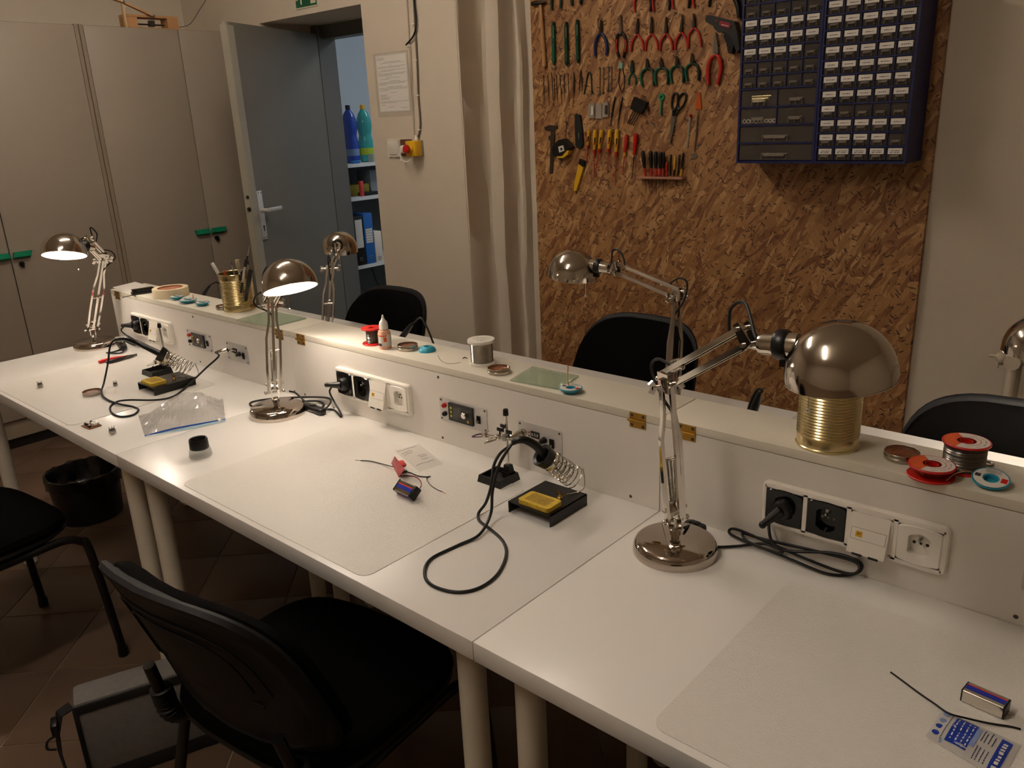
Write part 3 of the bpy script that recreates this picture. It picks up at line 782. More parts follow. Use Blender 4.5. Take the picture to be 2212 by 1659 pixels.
# --- lit lamp at the wardrobe end
B1 = T(207, 748, 0); B1 = Vector((B1.x, B1.y, TT))
D1 = depth(2.73, 139, 547)
lamp('lit nickel desk lamp on the end desk in front of the wardrobes', B1, depth(2.86, 222, 562), depth(2.80, 186, 519), D1, tilt(D1, 19, 8), True, rr=.070, face=CAMP - B1,
     cord=cordpts([(240, 727, .02), (252, 735, .01), (262, 752), (245, 760), (230, 762), (262, 762), (272, 748, .01), (268, 737, .01), (290, 745, .005), (300, 740, .01), (270, 722, .04), (262, 712, .07), (275, 702, .085), (290, 700, .086)]))
# --- unlit lamps on the far side
B3 = T(711, 758, 0); B3 = Vector((B3.x, B3.y, TT))
D3 = depth(3.02, 734, 538)
lamp('unlit nickel desk lamp across the riser in front of the open door, dome turned away', B3, depth(2.67, 713, 580), depth(2.86, 724, 549), D3, tilt(D3, -6, 4), False)
B5 = T(1449, 958, 0); B5 = Vector((B5.x, B5.y, TT))
D5 = depth(2.17, 1238, 592)
lamp('unlit nickel desk lamp across the riser with its arm stretched before the chipboard panel', B5, depth(1.94, 1463, 640), depth(2.10, 1332, 578), D5, tilt(D5, -4, 5), False)
D6 = depth(1.62, 2245, 752)
B6 = Vector((1.02, .31, TT))
lamp('nickel desk lamp across the riser in front of the radiator', B6, B6 + Vector((-.01, .0, .33)), B6 + Vector((-.12, .03, .39)), D6, tilt(D6, -2, 0), True)
# in-line cord switches
def cord_switch(x, y, x2, y2, label, h=.010):
    a, b = T(x, y, h), T(x2, y2, h); d = b - a
    mb = MB(); M = tr((a + b) / 2) @ basis(d, (0, 0, 1)).to_4x4()
    mb.box((0, 0, 0), (.018, .022, d.length), M=M, bev=.006); 
    o = thing('cord_switch', label, 'switch', (a.x, a.y, TT), 0, 'in-line lamp switches'); part('switch_body', mb, M_BLK, o)
    mb = MB(); mb.box((.009, 0, 0), (.004, .012, .018), M=M, bev=.001); part('switch_rocker', mb, M_BLKG, o)
cord_switch(1480, 1131, 1522, 1146, 'black in-line switch beside the large unlit lamp base')
cord_switch(655, 874, 699, 890, 'black in-line switch beside the middle lit lamp base')
cord_switch(258, 742, 268, 752, 'black in-line switch beside the wardrobe-end lamp base')
def plug(X0, label, down=False):
    cx, zc = X0 + .2085 + .0405, .826
    t = thing('mains_plug', label, 'plug', (cx, -.012, zc), 0, 'black plugs in the socket strips')
    mb = MB(); mb.lathe([(.0185, -.0105), (.0185, .006), (.015, .014), (.011, .016)], (cx, -.012, zc), (0, -1, 0), 20); part('plug_body', mb, M_BLK, t)
    dd = Vector((-.55, -.55, -.62)) if down else Vector((-.8, -.6, .02))
    mb = MB(); a = Vector((cx, -.024, zc)); mb.cyl(a, a + dd.normalized() * .036, .0105, .0055, 12); mb.sphere(a + dd.normalized() * .038, .0066, 10); part('plug_grip', mb, M_BLK, t)
plug(-2.4, 'black plug in the socket strip behind the red-handled cutters')
plug(-1.2, 'black plug in the socket strip behind the middle lit lamp')
plug(0.0, 'black plug in the socket strip beside the large unlit lamp', True)
# ================================================================== small things on the riser shelf
M_FLUX = mat('amber_rosin', '7a3f1c', 0.25, var=0.35, vscale=90, bump=0.6, bscale=120, coat=0.4)
M_TINS = mat('tin_silver', 'b7aea3', 0.25, 1.0)
M_SOLDER = mat('solder_wire', '8f8a84', 0.28, 1.0)
M_MASK = mat('masking_tape', 'dfcfae', 0.75)
M_KRAFT = mat('card_core', 'a86f55', 0.8, var=0.1, vscale=60)
M_ORANGE = mat('orange_print', 'd2592a', 0.5)
M_LABELW = mat('white_label', 'd9d2c8', 0.5)
M_RPRINT = mat('red_print', 'b85a4e', 0.6)
M_NAVY = mat('navy_print', '232a4d', 0.5)
def flat(px, py): p = S(px, py); return Vector((p.x, p.y, SH))
def dashes(mb, M, x0, x1, y, h, mi=0, seed=0):
    r = random.Random(seed); x = x0
    while x < x1:
        L = r.uniform(.4, 1.6) * h * 1.6
        mb.box(((x + min(x + L, x1)) / 2, y, 0), (max(.0004, min(x + L, x1) - x), h, .00012), mi, M=M); x += L + h * r.uniform(.5, 1.1)
def tin(px, py, label, r=.0255, z=SH, h=.013, P_=None, closed=False):
    p = Vector((P_.x, P_.y, z)) if P_ else flat(px, py)
    t = thing('flux_tin', label, 'tin', p, 0, 'small round flux tins')
    mb = MB(); mb.lathe([(r - .001, 0), (r, .001), (r, h * .45), (r + .0006, h * .5), (r, h * .56), (r, h - .0006), (r - .0006, h), (r - .0012, h - .0006), (r - .0014, h - .004), (.0005, h - .0045)], p, n=36); part('tin_body', mb, M_TINS, t)
    mb = MB(); mb.lathe([(r - .0014, 0), (r * .8, .0006), (r * .4, .0009), (.0005, .0004)], p + Vector((0, 0, h - .0042)), n=36); part('flux', mb, M_FLUX, t)
    return t
def wick(px, py, label, r=.026, flip=False, braid=None, tiltv=None):
    """small saucer-shaped desoldering wick spool"""
    p = flat(px, py)
    t = thing('wick_spool', label, 'spool', p, 0, 'teal desoldering wick spools')
    B = Matrix.Identity(4)
    if tiltv is not None: B = Matrix.Rotation(tiltv[1], 4, Vector(tiltv[0]))
    M = tr(p) @ B
    prof = [(r * .48, 0), (r * .52, .0012), (r * .95, .0085), (r, .0105), (r * .97, .0118), (r * .93, .0112), (r * .42, .0108), (r * .36, .0098), (r * .34, .003), (.0004, .003)]
    if flip: prof = [(r, 0), (r * 1.0, .002), (r * .9, .007), (r * .62, .0115), (r * .34, .0122), (r * .30, .0105), (r * .28, .006), (.0004, .006)]
    mb = MB(); mb.lathe(prof, n=32, M=M); part('spool_body', mb, M_TEAL, t)
    if not flip:
        mb = MB(); mb.lathe([(r * .44, .0114), (r * .90, .0117), (r * .90, .0119), (r * .44, .0116)], n=32, M=M, cap=False); part('paper_label', mb, M_LABELW, t)
        mb = MB(); mb.box((r * .68, 0, .0121), (r * .32, r * .42, .0002), M=M); part('red_mark', mb, M_RED, t)
        mb = MB(); mb.box((-r * .68, 0, .0121), (r * .3, r * .3, .0002), M=M)
        for k in range(3): dashes(mb, M @ tr((0, 0, .0121)), -r * .42, r * .4, r * (.52 + .11 * k), .0008, 0, k)
        part('print_mark', mb, M_INK, t)
    if braid:
        mb = MB(); mb.tube([p + Vector(b) for b in braid], .0011, 6); part('copper_braid', mb, M_COPPER, t)
def ribbed_can(px, py, label, r=.0495, h=.118):
    p = flat(px, py); p = Vector((p.x, p.y, SH))
    t = thing('food_can', label, 'can', p, 0, 'gold ribbed tin cans')
    prof = [(r - .0005, 0), (r + .001, .0008), (r + .001, .0035), (r - .0005, .005), (r - .0005, .018)]
    n = 15
    for i in range(n):
        z = .020 + i * .0052
        prof += [(r - .0012, z), (r - .0002, z + .0013), (r + .0006, z + .0026), (r - .0002, z + .0039)]
    prof += [(r - .0008, .0985), (r - .0005, .1), (r - .0005, h - .003), (r + .0012, h - .0015), (r + .0005, h), (r - .0012, h - .001), (r - .0016, h - .004), (r - .0018, .004), (.0005, .003)]
    mb = MB(); mb.lathe(prof, p, n=48); part('can_wall', mb, M_GOLD, t)
    return p
# paper sheet and black box at the far end
mb = MB(); q = [S(243, 621), S(292, 609), S(322, 618), S(277, 632)]
mb.slab([Vector((v.x, max(.006, min(v.y, RD_ - .006)), SH + .0003)) for v in q], (0, 0, .0004))
solo('paper_sheet', mb, M_PAPER, 'white paper sheet on the wardrobe end of the riser', 'paper', Vector((q[0].x, q[0].y, SH)))
bp = flat(309, 634)
t = thing('black_box', 'small black plastic case beside the masking tape roll', 'case', bp, math.radians(78))
mb = MB(); mb.box((0, 0, .0045), (.075, .03, .008), bev=.001); part('case_base', mb, M_BLK, t, False)
mb = MB(); mb.box((.002, .002, .014), (.072, .028, .009), bev=.002); part('case_lid', mb, M_BLKG, t, False)
mb = MB(); mb.tube([(-.035, -.018, .003), (-.06, -.022, .002), (-.075, -.03, .0012)], .0013, 6); part('lead', mb, M_BLK, t, False)
# masking tape
p = flat(352, 643); p.y = .064
t = thing('masking_tape_roll', 'cream masking tape roll lying on the riser', 'tape roll', p)
mb = MB(); mb.lathe([(.059, .0005), (.0595, .002), (.0595, .029), (.059, .0305), (.043, .0305), (.043, .0005)], p, n=48, cap=False); mb.lathe([(.059, .0005), (.043, .0005)], p, n=48, cap=False); part('tape', mb, M_MASK, t)
mb = MB(); mb.lathe([(.043, 0), (.043, .0306), (.040, .0306), (.040, 0)], p, n=40, cap=False); mb.lathe([(.040, .026), (.0005, .026)], p, n=40, cap=False); part('core', mb, M_KRAFT, t)
wick(383, 647, 'teal wick spool nearest the masking tape', .023)
wick(407, 654, 'teal wick spool with a bent copper end, between two others', .029, braid=[(.012, .012, .011), (.013, .013, .02), (.011, .014, .026)])
wick(438, 660, 'teal wick spool nearest the brush can', .023)
tin(481, 668, 'small flux tin half hidden behind the brush can', .02)
CAN1 = ribbed_can(519, 668, 'gold ribbed tin can full of brushes and pens')
CAN2 = ribbed_can(1786, 958, 'gold ribbed tin can under the large unlit lamp dome')
# brushes and pens standing in the can
def stick(name, label, cat, px, py, Y, foot, segs, grp='brushes and pens in the gold can'):
    """segs: list of (fraction0, fraction1, r0, r1, material, partname) from foot (in can) to the tip seen at px,py"""
    a = CAN1 + Vector((foot[0], foot[1], .006)); b = on(1, Y, px, py); d = b - a
    t = thing(name, label, cat, a, 0, grp)
    for (f0, f1, r0, r1, m, pn) in segs:
        mb = MB()
        if isinstance(r0, tuple):
            M = tr(a + d * ((f0 + f1) / 2)) @ basis(d, CAMP - a).to_4x4(); mb.box((0, 0, 0), (r0[1], r0[0], d.length * (f1 - f0)), M=M, bev=min(r0) * .4)
        else: mb.cyl(a + d * f0, a + d * f1, r0, r1, 12)
        part(pn, mb, m, t)
M_BRIST = mat('bristle', 'a89c78', 0.9); M_CLRP = mat('clear_plastic', 'c9c3b8', 0.15, alpha=.55)
M_BRIST2 = mat('dark_bristle', '2b2522', 0.9)
stick('toothbrush', 'clear toothbrush leaning out of the gold can towards the wardrobes', 'toothbrush', 458, 568, .085, (-.01, 0), [(0, .74, .003, .0025, M_CLRP, 'brush_handle'), (.74, 1, (.012, .006), None, M_CLRP, 'brush_head')])
stick('toothbrush', 'toothbrush with a pale round head standing in the gold can', 'toothbrush', 512, 560, .1, (.012, .01), [(0, .8, .003, .0028, M_CLRP, 'brush_handle'), (.8, 1, (.014, .007), None, M_BRIST, 'brush_head')])
stick('marker_pen', 'orange capped pen in the gold can', 'pen', 484, 585, .055, (-.02, -.01), [(0, .7, .004, .004, M_ORANGE, 'barrel'), (.7, 1, .0043, .0035, M_ORANGE, 'cap')])
stick('paint_brush', 'thin pointed brush with steel ferrule in the gold can', 'brush', 499, 564, .08, (.015, .0), [(0, .68, .002, .0022, M_BLK, 'handle'), (.68, .92, .0022, .0018, M_STEEL, 'ferrule'), (.92, 1, .0016, .0004, M_BRIST2, 'bristles')])
stick('paint_brush', 'tall fine brush, the highest in the gold can', 'brush', 539, 530, .085, (-.01, .0), [(0, .55, .0025, .0032, M_BLK, 'handle'), (.55, .84, .0032, .002, M_BLKG, 'grip'), (.84, .99, .0018, .0012, M_STEEL, 'ferrule')])
stick('paint_brush', 'flat brush with wide steel ferrule in the gold can', 'brush', 530, 571, .06, (.01, -.012), [(0, .6, .003, .0035, M_BLK, 'handle'), (.6, .95, (.008, .0045), None, M_STEEL, 'ferrule'), (.95, 1.1, (.008, .003), None, M_BRIST2, 'bristles')])
stick('paint_brush', 'black brush behind the wide flat brush in the gold can', 'brush', 536, 563, .1, (.02, .012), [(0, .6, .0025, .003, M_BLK, 'handle'), (.6, .92, .003, .0024, M_STEEL, 'ferrule'), (.92, 1, .0024, .002, M_BRIST2, 'bristles')])
stick('marker_pen', 'black capped marker with a fat cap at the rim of the gold can', 'pen', 541, 585, .07, (.025, .0), [(0, .62, .006, .006, M_BLK, 'barrel'), (.62, 1, .0072, .0068, M_BLKG, 'cap')])
stick('marker_pen', 'black square capped marker in the middle of the gold can', 'pen', 522, 584, .07, (.004, .012), [(0, .65, .005, .005, M_BLK, 'barrel'), (.65, 1, (.010, .010), None, M_BLK, 'cap')])
stick('marker_pen', 'grey capped marker standing low in the gold can', 'pen', 508, 589, .09, (-.008, .014), [(0, .7, .0045, .0045, M_DSTEEL, 'barrel'), (.7, 1, .005, .0045, M_BLK, 'cap')])
# glass plates
def glass_plate(quad, label, h=.004):
    z0 = SH + .0004
    pts = [Vector((S(*q).x, S(*q).y, z0)) for q in quad]
    c = sum(pts, Vector()) / 4
    t = thing('glass_plate', label, 'glass plate', Vector((c.x, c.y, SH)), 0, 'glass plates on the riser')
    mb = MB(); mb.slab(pts, (0, 0, h)); part('pane', mb, M_GGLASS, t)
glass_plate([(511, 693), (589, 708), (662, 689), (584, 673)], 'greenish glass plate behind the middle lit lamp')
glass_plate([(1102, 824), (1207, 843), (1250, 815), (1150, 795)], 'greenish glass plate with a chipped edge before the far chair')
# red spools of solder
def red_spool(px, py, label, r, h, fill, rw, tiltv=None, lab=True, grp='red solder spools'):
    p = flat(px, py)
    t = thing('solder_spool', label, 'spool', p, 0, grp)
    M = tr(p) @ (Matrix.Rotation(tiltv[1], 4, Vector(tiltv[0])) if tiltv else Matrix.Identity(4))
    mb = MB(); mb.lathe([(r * .98, 0), (r, .001), (r, .0025), (r * .98, .0032), (.45 * r, .0034)], n=40, M=M, cap=True); part('lower_flange', mb, M_RED, t)
    mb = MB(); mb.lathe([(r * .36, .003), (r * .36, h), (r * .26, h), (r * .26, .004)], n=24, M=M, cap=False); part('hub', mb, M_RED, t)
    mb = MB(); mb.lathe([(r * .30, h - .0034), (r * .98, h - .0034), (r, h - .0024), (r, h - .0008), (r * .98, h), (r * .30, h)], n=40, M=M, cap=False); part('upper_flange', mb, M_RED, t)
    prof = []; n = max(3, int((h - .008) / .0012)); 
    for i in range(n):
        z = .0038 + i * (h - .0078) / n; prof += [(rw - .0004, z), (rw + .0003 + random.uniform(-.0002, .0003), z + .5 * (h - .0078) / n)]
    mb = MB(); mb.lathe([(r * .37, .0036)] + prof + [(r * .37, h - .0038)], n=32, M=M, cap=False); part('solder', mb, M_SOLDER if fill else M_COPPER, t)
    if lab:
        mb = MB(); k = 28
        for a0, a1, mi in ((125, 255, 0), (255, 485, 1)):
            vs = []; fs = []
            for i in range(k + 1):
                a = math.radians(a0 + (a1 - a0) * i / k)
                for rr_ in (r * .40, r * .93): vs.append((rr_ * math.cos(a), rr_ * math.sin(a), h + .0002))
            for i in range(k): fs.append((2 * i, 2 * i + 1, 2 * i + 3, 2 * i + 2))
            mb.add(vs, fs, mi, M=M)
        part('flange_label', mb, [M_ORANGE, M_LABELW], t)
        mb = MB()
        for i, a in enumerate((-70, -40, -10, 20, 50, 80)):
            for q in range(2):
                MM = M @ Matrix.Rotation(math.radians(a), 4, 'Z') @ tr((r * (.56 + .2 * q), 0, h + .0004)) @ Matrix.Rotation(math.pi / 2, 4, 'Z')
                dashes(mb, MM, -r * .14, r * .14, 0, .0012, 0, i * 3 + q)
        part('label_print', mb, M_RPRINT, t)
    return p
p = red_spool(806, 742, 'red solder spool standing behind the flux bottle', .0275, .043, True, .016, lab=False)
red_spool(2010, 1028, 'nearly empty red spool of thin copper-coloured solder', .0335, .020, False, .016)
red_spool(2080, 1012, 'full red spool of thick silver solder', .034, .046, True, .0295)
mb = MB(); mb.tube([S(2044, 1035, .008), S(2068, 1022, .016), S(2090, 1017, .018), S(2108, 1021, .013), S(2113, 1024, .009)], .0007, 6)
mb2 = MB()
# flux bottle
p = flat(833, 752)
t = thing('flux_bottle', 'small dropper bottle of flux with white nozzle cap', 'bottle', p)
mb = MB(); mb.lathe([(.0150, 0), (.0162, .001), (.0162, .040), (.0145, .046), (.009, .0495), (.009, .051)], p, n=28); part('bottle_body', mb, mat('peach_translucent', 'd9a58b', .3), t)
mb = MB(); mb.lathe([(.0165, .009), (.0165, .038), (.0163, .0381)], p, n=28, cap=False); part('bottle_label', mb, M_LABELW, t)
mb = MB(); mb.lathe([(.0105, .050), (.0115, .051), (.0112, .062), (.0095, .069), (.0045, .075), (.0028, .081), (.0022, .086), (.0003, .087)], p, n=24); part('nozzle_cap', mb, M_WPL, t)
def wrap(p, r, a0, a1, z0, z1, m, name, t, k=8):
    mb = MB(); vs = []; fs = []
    for i in range(k + 1):
        a = math.radians(a0 + (a1 - a0) * i / k)
        for z in (z0, z1): vs.append((p.x + r * math.cos(a), p.y + r * math.sin(a), p.z + z))
    for i in range(k): fs.append((2 * i, 2 * i + 1, 2 * i + 3, 2 * i + 2))
    mb.add(vs, fs); part(name, mb, m, t)
wrap(p, .01665, -150, -20, .0335, .0375, M_ORANGE, 'label_band', t)
wrap(p, .01668, -150, -70, .0095, .016, M_NAVY, 'label_block', t)
wrap(p, .01668, -50, -22, .020, .032, M_ORANGE, 'hazard_mark', t)
mb = MB()
for k in range(6):
    a = math.radians(-115); nrm = Vector((math.cos(a), math.sin(a), 0)); side = Vector((-math.sin(a), math.cos(a), 0))
    M = Matrix(((side.x, 0, nrm.x, p.x + nrm.x * .0167), (side.y, 0, nrm.y, p.y + nrm.y * .0167), (0, 1, 0, p.z + .031 - k * .0024), (0, 0, 0, 1)))
    dashes(mb, M, -.006, .006, 0, .0008, 0, k)
part('label_print', mb, M_INK, t)
tin(881, 754, 'open flux tin of clear amber rosin beside the flux bottle')
wick(923, 758, 'teal wick spool lying upside down beside the flux tin', .022, True)
mb = MB(); mb.tube([S(946, 768, .001), S(950, 776, .001), S(962, 784, .001), S(980, 785, .001), S(995, 782, .001)], .0006, 6)
solo('solder_scrap', mb, M_SOLDER, 'curled scrap of solder wire between the teal spool and white spool', 'wire', flat(965, 782))
mb = MB(); mb.tube([S(1000, 774, .0008), S(1004, 772, .0012), S(1009, 774, .0008)], .0012, 6)
solo('solder_scrap', mb, M_INK, 'short dark wire scrap next to the white spool', 'wire', flat(1004, 774))
# white spool
p = flat(1042, 785)
t = thing('solder_spool', 'large white spool of bright solder with handwriting on its top', 'spool', p, 0)
mb = MB(); mb.lathe([(.0315, 0), (.032, .001), (.032, .005), (.0315, .006), (.022, .006)], p, n=40); part('lower_flange', mb, M_WPL, t)
prof = [(.022, .006)]
for i in range(30): prof += [(.0258, .006 + i * .00152), (.0262, .0067 + i * .00152)]
mb = MB(); mb.lathe(prof + [(.022, .052)], p, n=40, cap=False); part('solder', mb, mat('bright_solder', 'b5afa6', .16, 1.0), t)
mb = MB(); mb.lathe([(.022, .052), (.0315, .052), (.032, .053), (.032, .058), (.0315, .059), (.0005, .059)], p, n=40, cap=False); part('upper_flange', mb, M_WPL, t)
mb = MB()
for k, (yy, a, b) in enumerate(((.014, -.012, .012), (.005, -.02, -.006), (.004, -.002, .02), (-.006, -.012, .014), (-.015, -.006, .012))):
    M = tr(p + Vector((0, 0, .0594))) @ rotz(math.radians(33)); dashes(mb, M, a, b, yy, .0026, 0, k + 40)
part('handwriting', mb, mat('pencil', '8d877f', .8), t)
tin(1078, 805, 'flux tin of dark brown rosin beside the large white spool', .0255)
wick(1233, 848, 'teal wick spool with copper braid sticking up beside the glass plate', .0245, braid=[(-.012, .008, .011), (-.022, .018, .026), (-.026, .026, .042), (-.03, .03, .05)])
tin(1947, 990, 'open flux tin of amber rosin beside the red solder spools', .0265)
wick(2138, 1046, 'teal wick spool tipped up on its edge beside the full red spool', .0255, tiltv=((1, .3, 0), math.radians(14)))
mb = MB(); pr_ = flat(2134, 1003); pr_.y = min(pr_.y, RD_ - .012)
for k in range(24): pass
mb.lathe([(.0075, .0), (.0085, .0012), (.0075, .0024), (.0062, .0012), (.0075, 0)], pr_, n=24, cap=False)
solo('metal_ring', mb, M_STEEL, 'small steel ring lying on the riser behind the red spools', 'ring', pr_)
# loose solder end bridging the two red spools
mb = MB(); mb.tube([S(2044, 1038, .006), S(2062, 1024, .014), S(2085, 1018, .017), S(2104, 1021, .012), S(2113, 1026, .006)], .0007, 6)
solo('solder_scrap', mb, mat('pinkish_wire', 'c9a08f', .4, .6), 'loose solder end running between the two red spools', 'wire', flat(2080, 1030))
# ================================================================== irons standing on the far desks (only their tops rise above the riser)
def far_iron(tip, mid, end, drop, Y, label):
    a, b, c, d = on(1, Y, *tip), on(1, Y, *mid), on(1, Y, *end), on(1, Y, *drop)
    dd = (b - a)
    a2 = a - dd * ((a.z - TT - .03) / dd.z)
    t = thing('soldering_iron', label, 'soldering iron', Vector((a2.x, a2.y, TT)), 0, 'soldering irons on the far desks')
    mb = MB(); mb.tube([a2, a, (a + b) / 2, b], [.006, .009, .0085, .005], 10, sub=1); part('handle', mb, M_BLK, t)
    d2 = Vector((d.x, d.y, TT + .004)); mb = MB(); mb.tube([b - dd * .1, b + dd * .12 + Vector((.004, 0, 0)), c, d, (d + d2) / 2, d2], .0028, 8); part('cable', mb, M_BLKR, t)
    mb = MB(); mb.box((a2.x, a2.y, TT + .012), (.06, .09, .022), bev=.004); st = part('stand_base', mb, M_BLK, t)
    mb = MB(); pts = []
    for i in range(8 * 9 + 1):
        an = 2 * math.pi * i / 9; f = i / 72; B = basis(dd); pts.append(a2 + Vector((0, 0, -.006)) + dd.normalized() * (f * .05) + B @ Vector((.016 * math.cos(an), .016 * math.sin(an), 0)))
    mb.tube(pts, .001, 5, sub=1); part('coil_holder', mb, M_CHROME2, t)
far_iron((432, 650), (452, 619), (474, 612), (500, 650), .25, 'black soldering iron on the far desk rising behind the wick spools')
far_iron((866, 732), (890, 700), (913, 690), (943, 762), .25, 'black soldering iron on the far desk behind the flux tin')
far_iron((1627, 890), (1641, 848), (1633, 845), (1614, 895), .22, 'black soldering iron on the far desk before the chipboard panel')
# ================================================================== soldering stands, irons, helping hands
M_SPONGE = mat('yellow_sponge', 'c9a83a', 0.95, var=0.25, vscale=120, bump=0.8, bscale=350)
M_SOOT = mat('sooty_sponge', 'a58632', 0.95, var=0.5, vscale=160, bump=0.8, bscale=350)
M_DARKCOAT = mat('black_powder_coat', '16130f', 0.42, bump=0.1, bscale=800)
def solder_stand(x0, x1, y0, y1, F, Ee, rod, label, labs, sponge):
    t = thing('soldering_stand', label, 'stand', ((x0 + x1) / 2, (y0 + y1) / 2, TT), 0, 'soldering iron stands')
    h = .024
    mb = MB(); mb.box(((x0 + x1) / 2, (y0 + y1) / 2, TT + h - .001), (x1 - x0, y1 - y0, .002))
    for x in (x0 + .001, x1 - .001): mb.box((x, (y0 + y1) / 2, TT + h / 2), (.002, y1 - y0, h))
    part('base', mb, M_DARKCOAT, t)
    F, Ee = Vector(F), Vector(Ee); d = (F - Ee); L = d.length; dn_ = d.normalized(); B = basis(dn_)
    # coil, wider towards its open lower end
    pts = []; turns = 8.0; n = int(turns * 16)
    for i in range(n + 1):
        f = i / n; a = 2 * math.pi * turns * f; r = .0235 - .004 * f
        pts.append(Ee + dn_ * (L * .92 * f) + B @ Vector((r * math.cos(a), r * math.sin(a), 0)))
    rod = Vector(rod)
    mb = MB(); mb.tube(pts, .0014, 6, sub=1); part('coil', mb, M_CHROME2, t)
    pts2 = []
    for i in range(n // 2 + 1):
        f = i / (n // 2); a = -2 * math.pi * 5 * f; r = .013
        pts2.append(Ee + dn_ * (L * (.25 + .65 * f)) + B @ Vector((r * math.cos(a), r * math.sin(a), 0)))
    mb = MB(); mb.tube(pts2, .0010, 6, sub=1); part('inner_coil', mb, M_CHROME2, t)
    mb = MB(); q = pts[0]; mb.tube([rod, rod + Vector((.004, .01, .002)), Vector((q.x, q.y, TT + h + .004)), q], .0013, 6); part('support_wire', mb, M_CHROME2, t)
    mb = MB(); mb.lathe([(.0195, -.012), (.0205, -.008), (.0225, .004), (.0232, .010), (.0222, .011), (.016, .008), (.011, -.004)], F, dn_, 28, cap=False); part('funnel', mb, M_BLK, t)
    mb = MB(); mb.lathe([(.0198, -.020), (.0198, -.011)], F, dn_, 28, cap=False); part('funnel_band', mb, M_CHROME2, t)
    mb = MB(); mb.lathe([(.005, 0), (.0055, .002), (.0035, .004), (.0025, .007)], rod + Vector((0, 0, -.002)), n=12)
    for s in (-1, 1): mb.slab([rod + Vector((s * .002, 0, .002)), rod + Vector((s * .010, 0, .010)), rod + Vector((s * .007, 0, .013)), rod + Vector((s * .001, 0, .006))], (0, .0015, 0))
    part('wing_nut', mb, M_BRASS, t)
    sx0, sx1, sy0, sy1 = sponge
    pts = rrect(sx0, sx1, sy0, sy1, .006, 3); mb = MB(); n = len(pts)
    r = random.Random(3)
    vs = [(p[0], p[1], TT + h) for p in pts] + [(p[0] + r.uniform(-.001, .001), p[1] + r.uniform(-.001, .001), TT + h + .009) for p in pts]
    c = Vector(((sx0 + sx1) / 2, (sy0 + sy1) / 2, TT + h + .0095)); vs += [(c.x + (p[0] - c.x) * .7, c.y + (p[1] - c.y) * .7, c.z) for p in pts]
    mb.add(vs, [tuple(reversed(range(n)))] + [(i, (i + 1) % n, (i + 1) % n + n, i + n) for i in range(n)] + [(i + n, (i + 1) % n + n, (i + 1) % n + 2 * n, i + 2 * n) for i in range(n)], 0)
    mb.add(vs[2 * n:], [tuple(range(n))], 1)
    solo('sponge', mb, [M_SPONGE, M_SOOT], labs, 'sponge', Vector((c.x, c.y, TT + h)), 'tip cleaning sponges')
    return F, dn_
F2, A2 = solder_stand(-.232, -.127, -.178, -.062, (-.178, -.126, .852), (-.148, -.068, .793), (-.158, -.108, TT + .026), 'black soldering stand holding an iron in front of the second glass plate', 'scorched yellow sponge on the stand beside the large lamp', (-.212, -.136, -.173, -.128))
F1, A1 = solder_stand(-1.660, -1.557, -.248, -.118, (-1.598, -.186, .845), (-1.556, -.126, .788), (-1.590, -.168, TT + .026), 'black soldering stand holding an iron near the zip bag', 'yellow sponge on the stand near the zip bag', (-1.645, -1.575, -.244, -.196))
def iron(F, pts, cable, con, condir, label):
    F = Vector(F)
    t = thing('soldering_iron', label, 'soldering iron', F, 0, 'soldering irons in coil stands')
    mb = MB(); mb.tube(pts, [.0095, .0085, .0078, .0072, .005], 12, sub=4); part('handle', mb, M_BLK, t)
    d = (Vector(pts[0]) - Vector(pts[1])).normalized()
    mb = MB(); mb.cyl(Vector(pts[0]), Vector(pts[0]) + d * .045, .0035, .0015, 10); part('tip', mb, M_STEEL, t)
    mb = MB(); mb.tube(cable, .0029, 8, sub=7); part('cable', mb, M_BLKR, t)
    cd = Vector(condir).normalized()
    mb = MB(); mb.lathe([(.0082, 0), (.0088, .003), (.0088, .010), (.0070, .011), (.0068, .026), (.0055, .030), (.0045, .036), (.003, .037)], con, cd, 18); part('cable_plug', mb, M_CHROME2, t)
cd2 = Vector((-.55, -.8, -.22)); ce2 = CON2 + cd2.normalized() * .036
iron(F2, [F2 - A2 * .012, on(1, -.140, 1160, 965), on(1, -.156, 1138, 952), on(1, -.166, 1122, 950), on(1, -.176, 1106, 957)],
     [ce2, on(1, -.075, 1118, 951), on(1, -.13, 1103, 962), on(1, -.18, 1080, 980), on(1, -.20, 1066, 1008), on(1, -.215, 1062, 1045), T(1050, 1085, .03), T(1034, 1108, .006), T(1036, 1125, .003), T(1062, 1145, .003), T(1087, 1170, .003), T(1093, 1200, .003), T(1075, 1240, .003), T(1035, 1270, .003), T(985, 1279, .003), T(935, 1265, .003), T(917, 1240, .003), T(930, 1208, .003), T(985, 1180, .003), T(1035, 1155, .006), T(1060, 1110, .02), on(1, -.225, 1064, 1060), on(1, -.205, 1078, 1005), on(1, -.188, 1098, 970), on(1, -.178, 1107, 958)],
     CON2, cd2, 'black soldering iron in the stand before the second glass plate, cable looped on the desk')
cd1 = Vector((-.55, -.8, -.12)); ce1 = CON1 + cd1.normalized() * .036
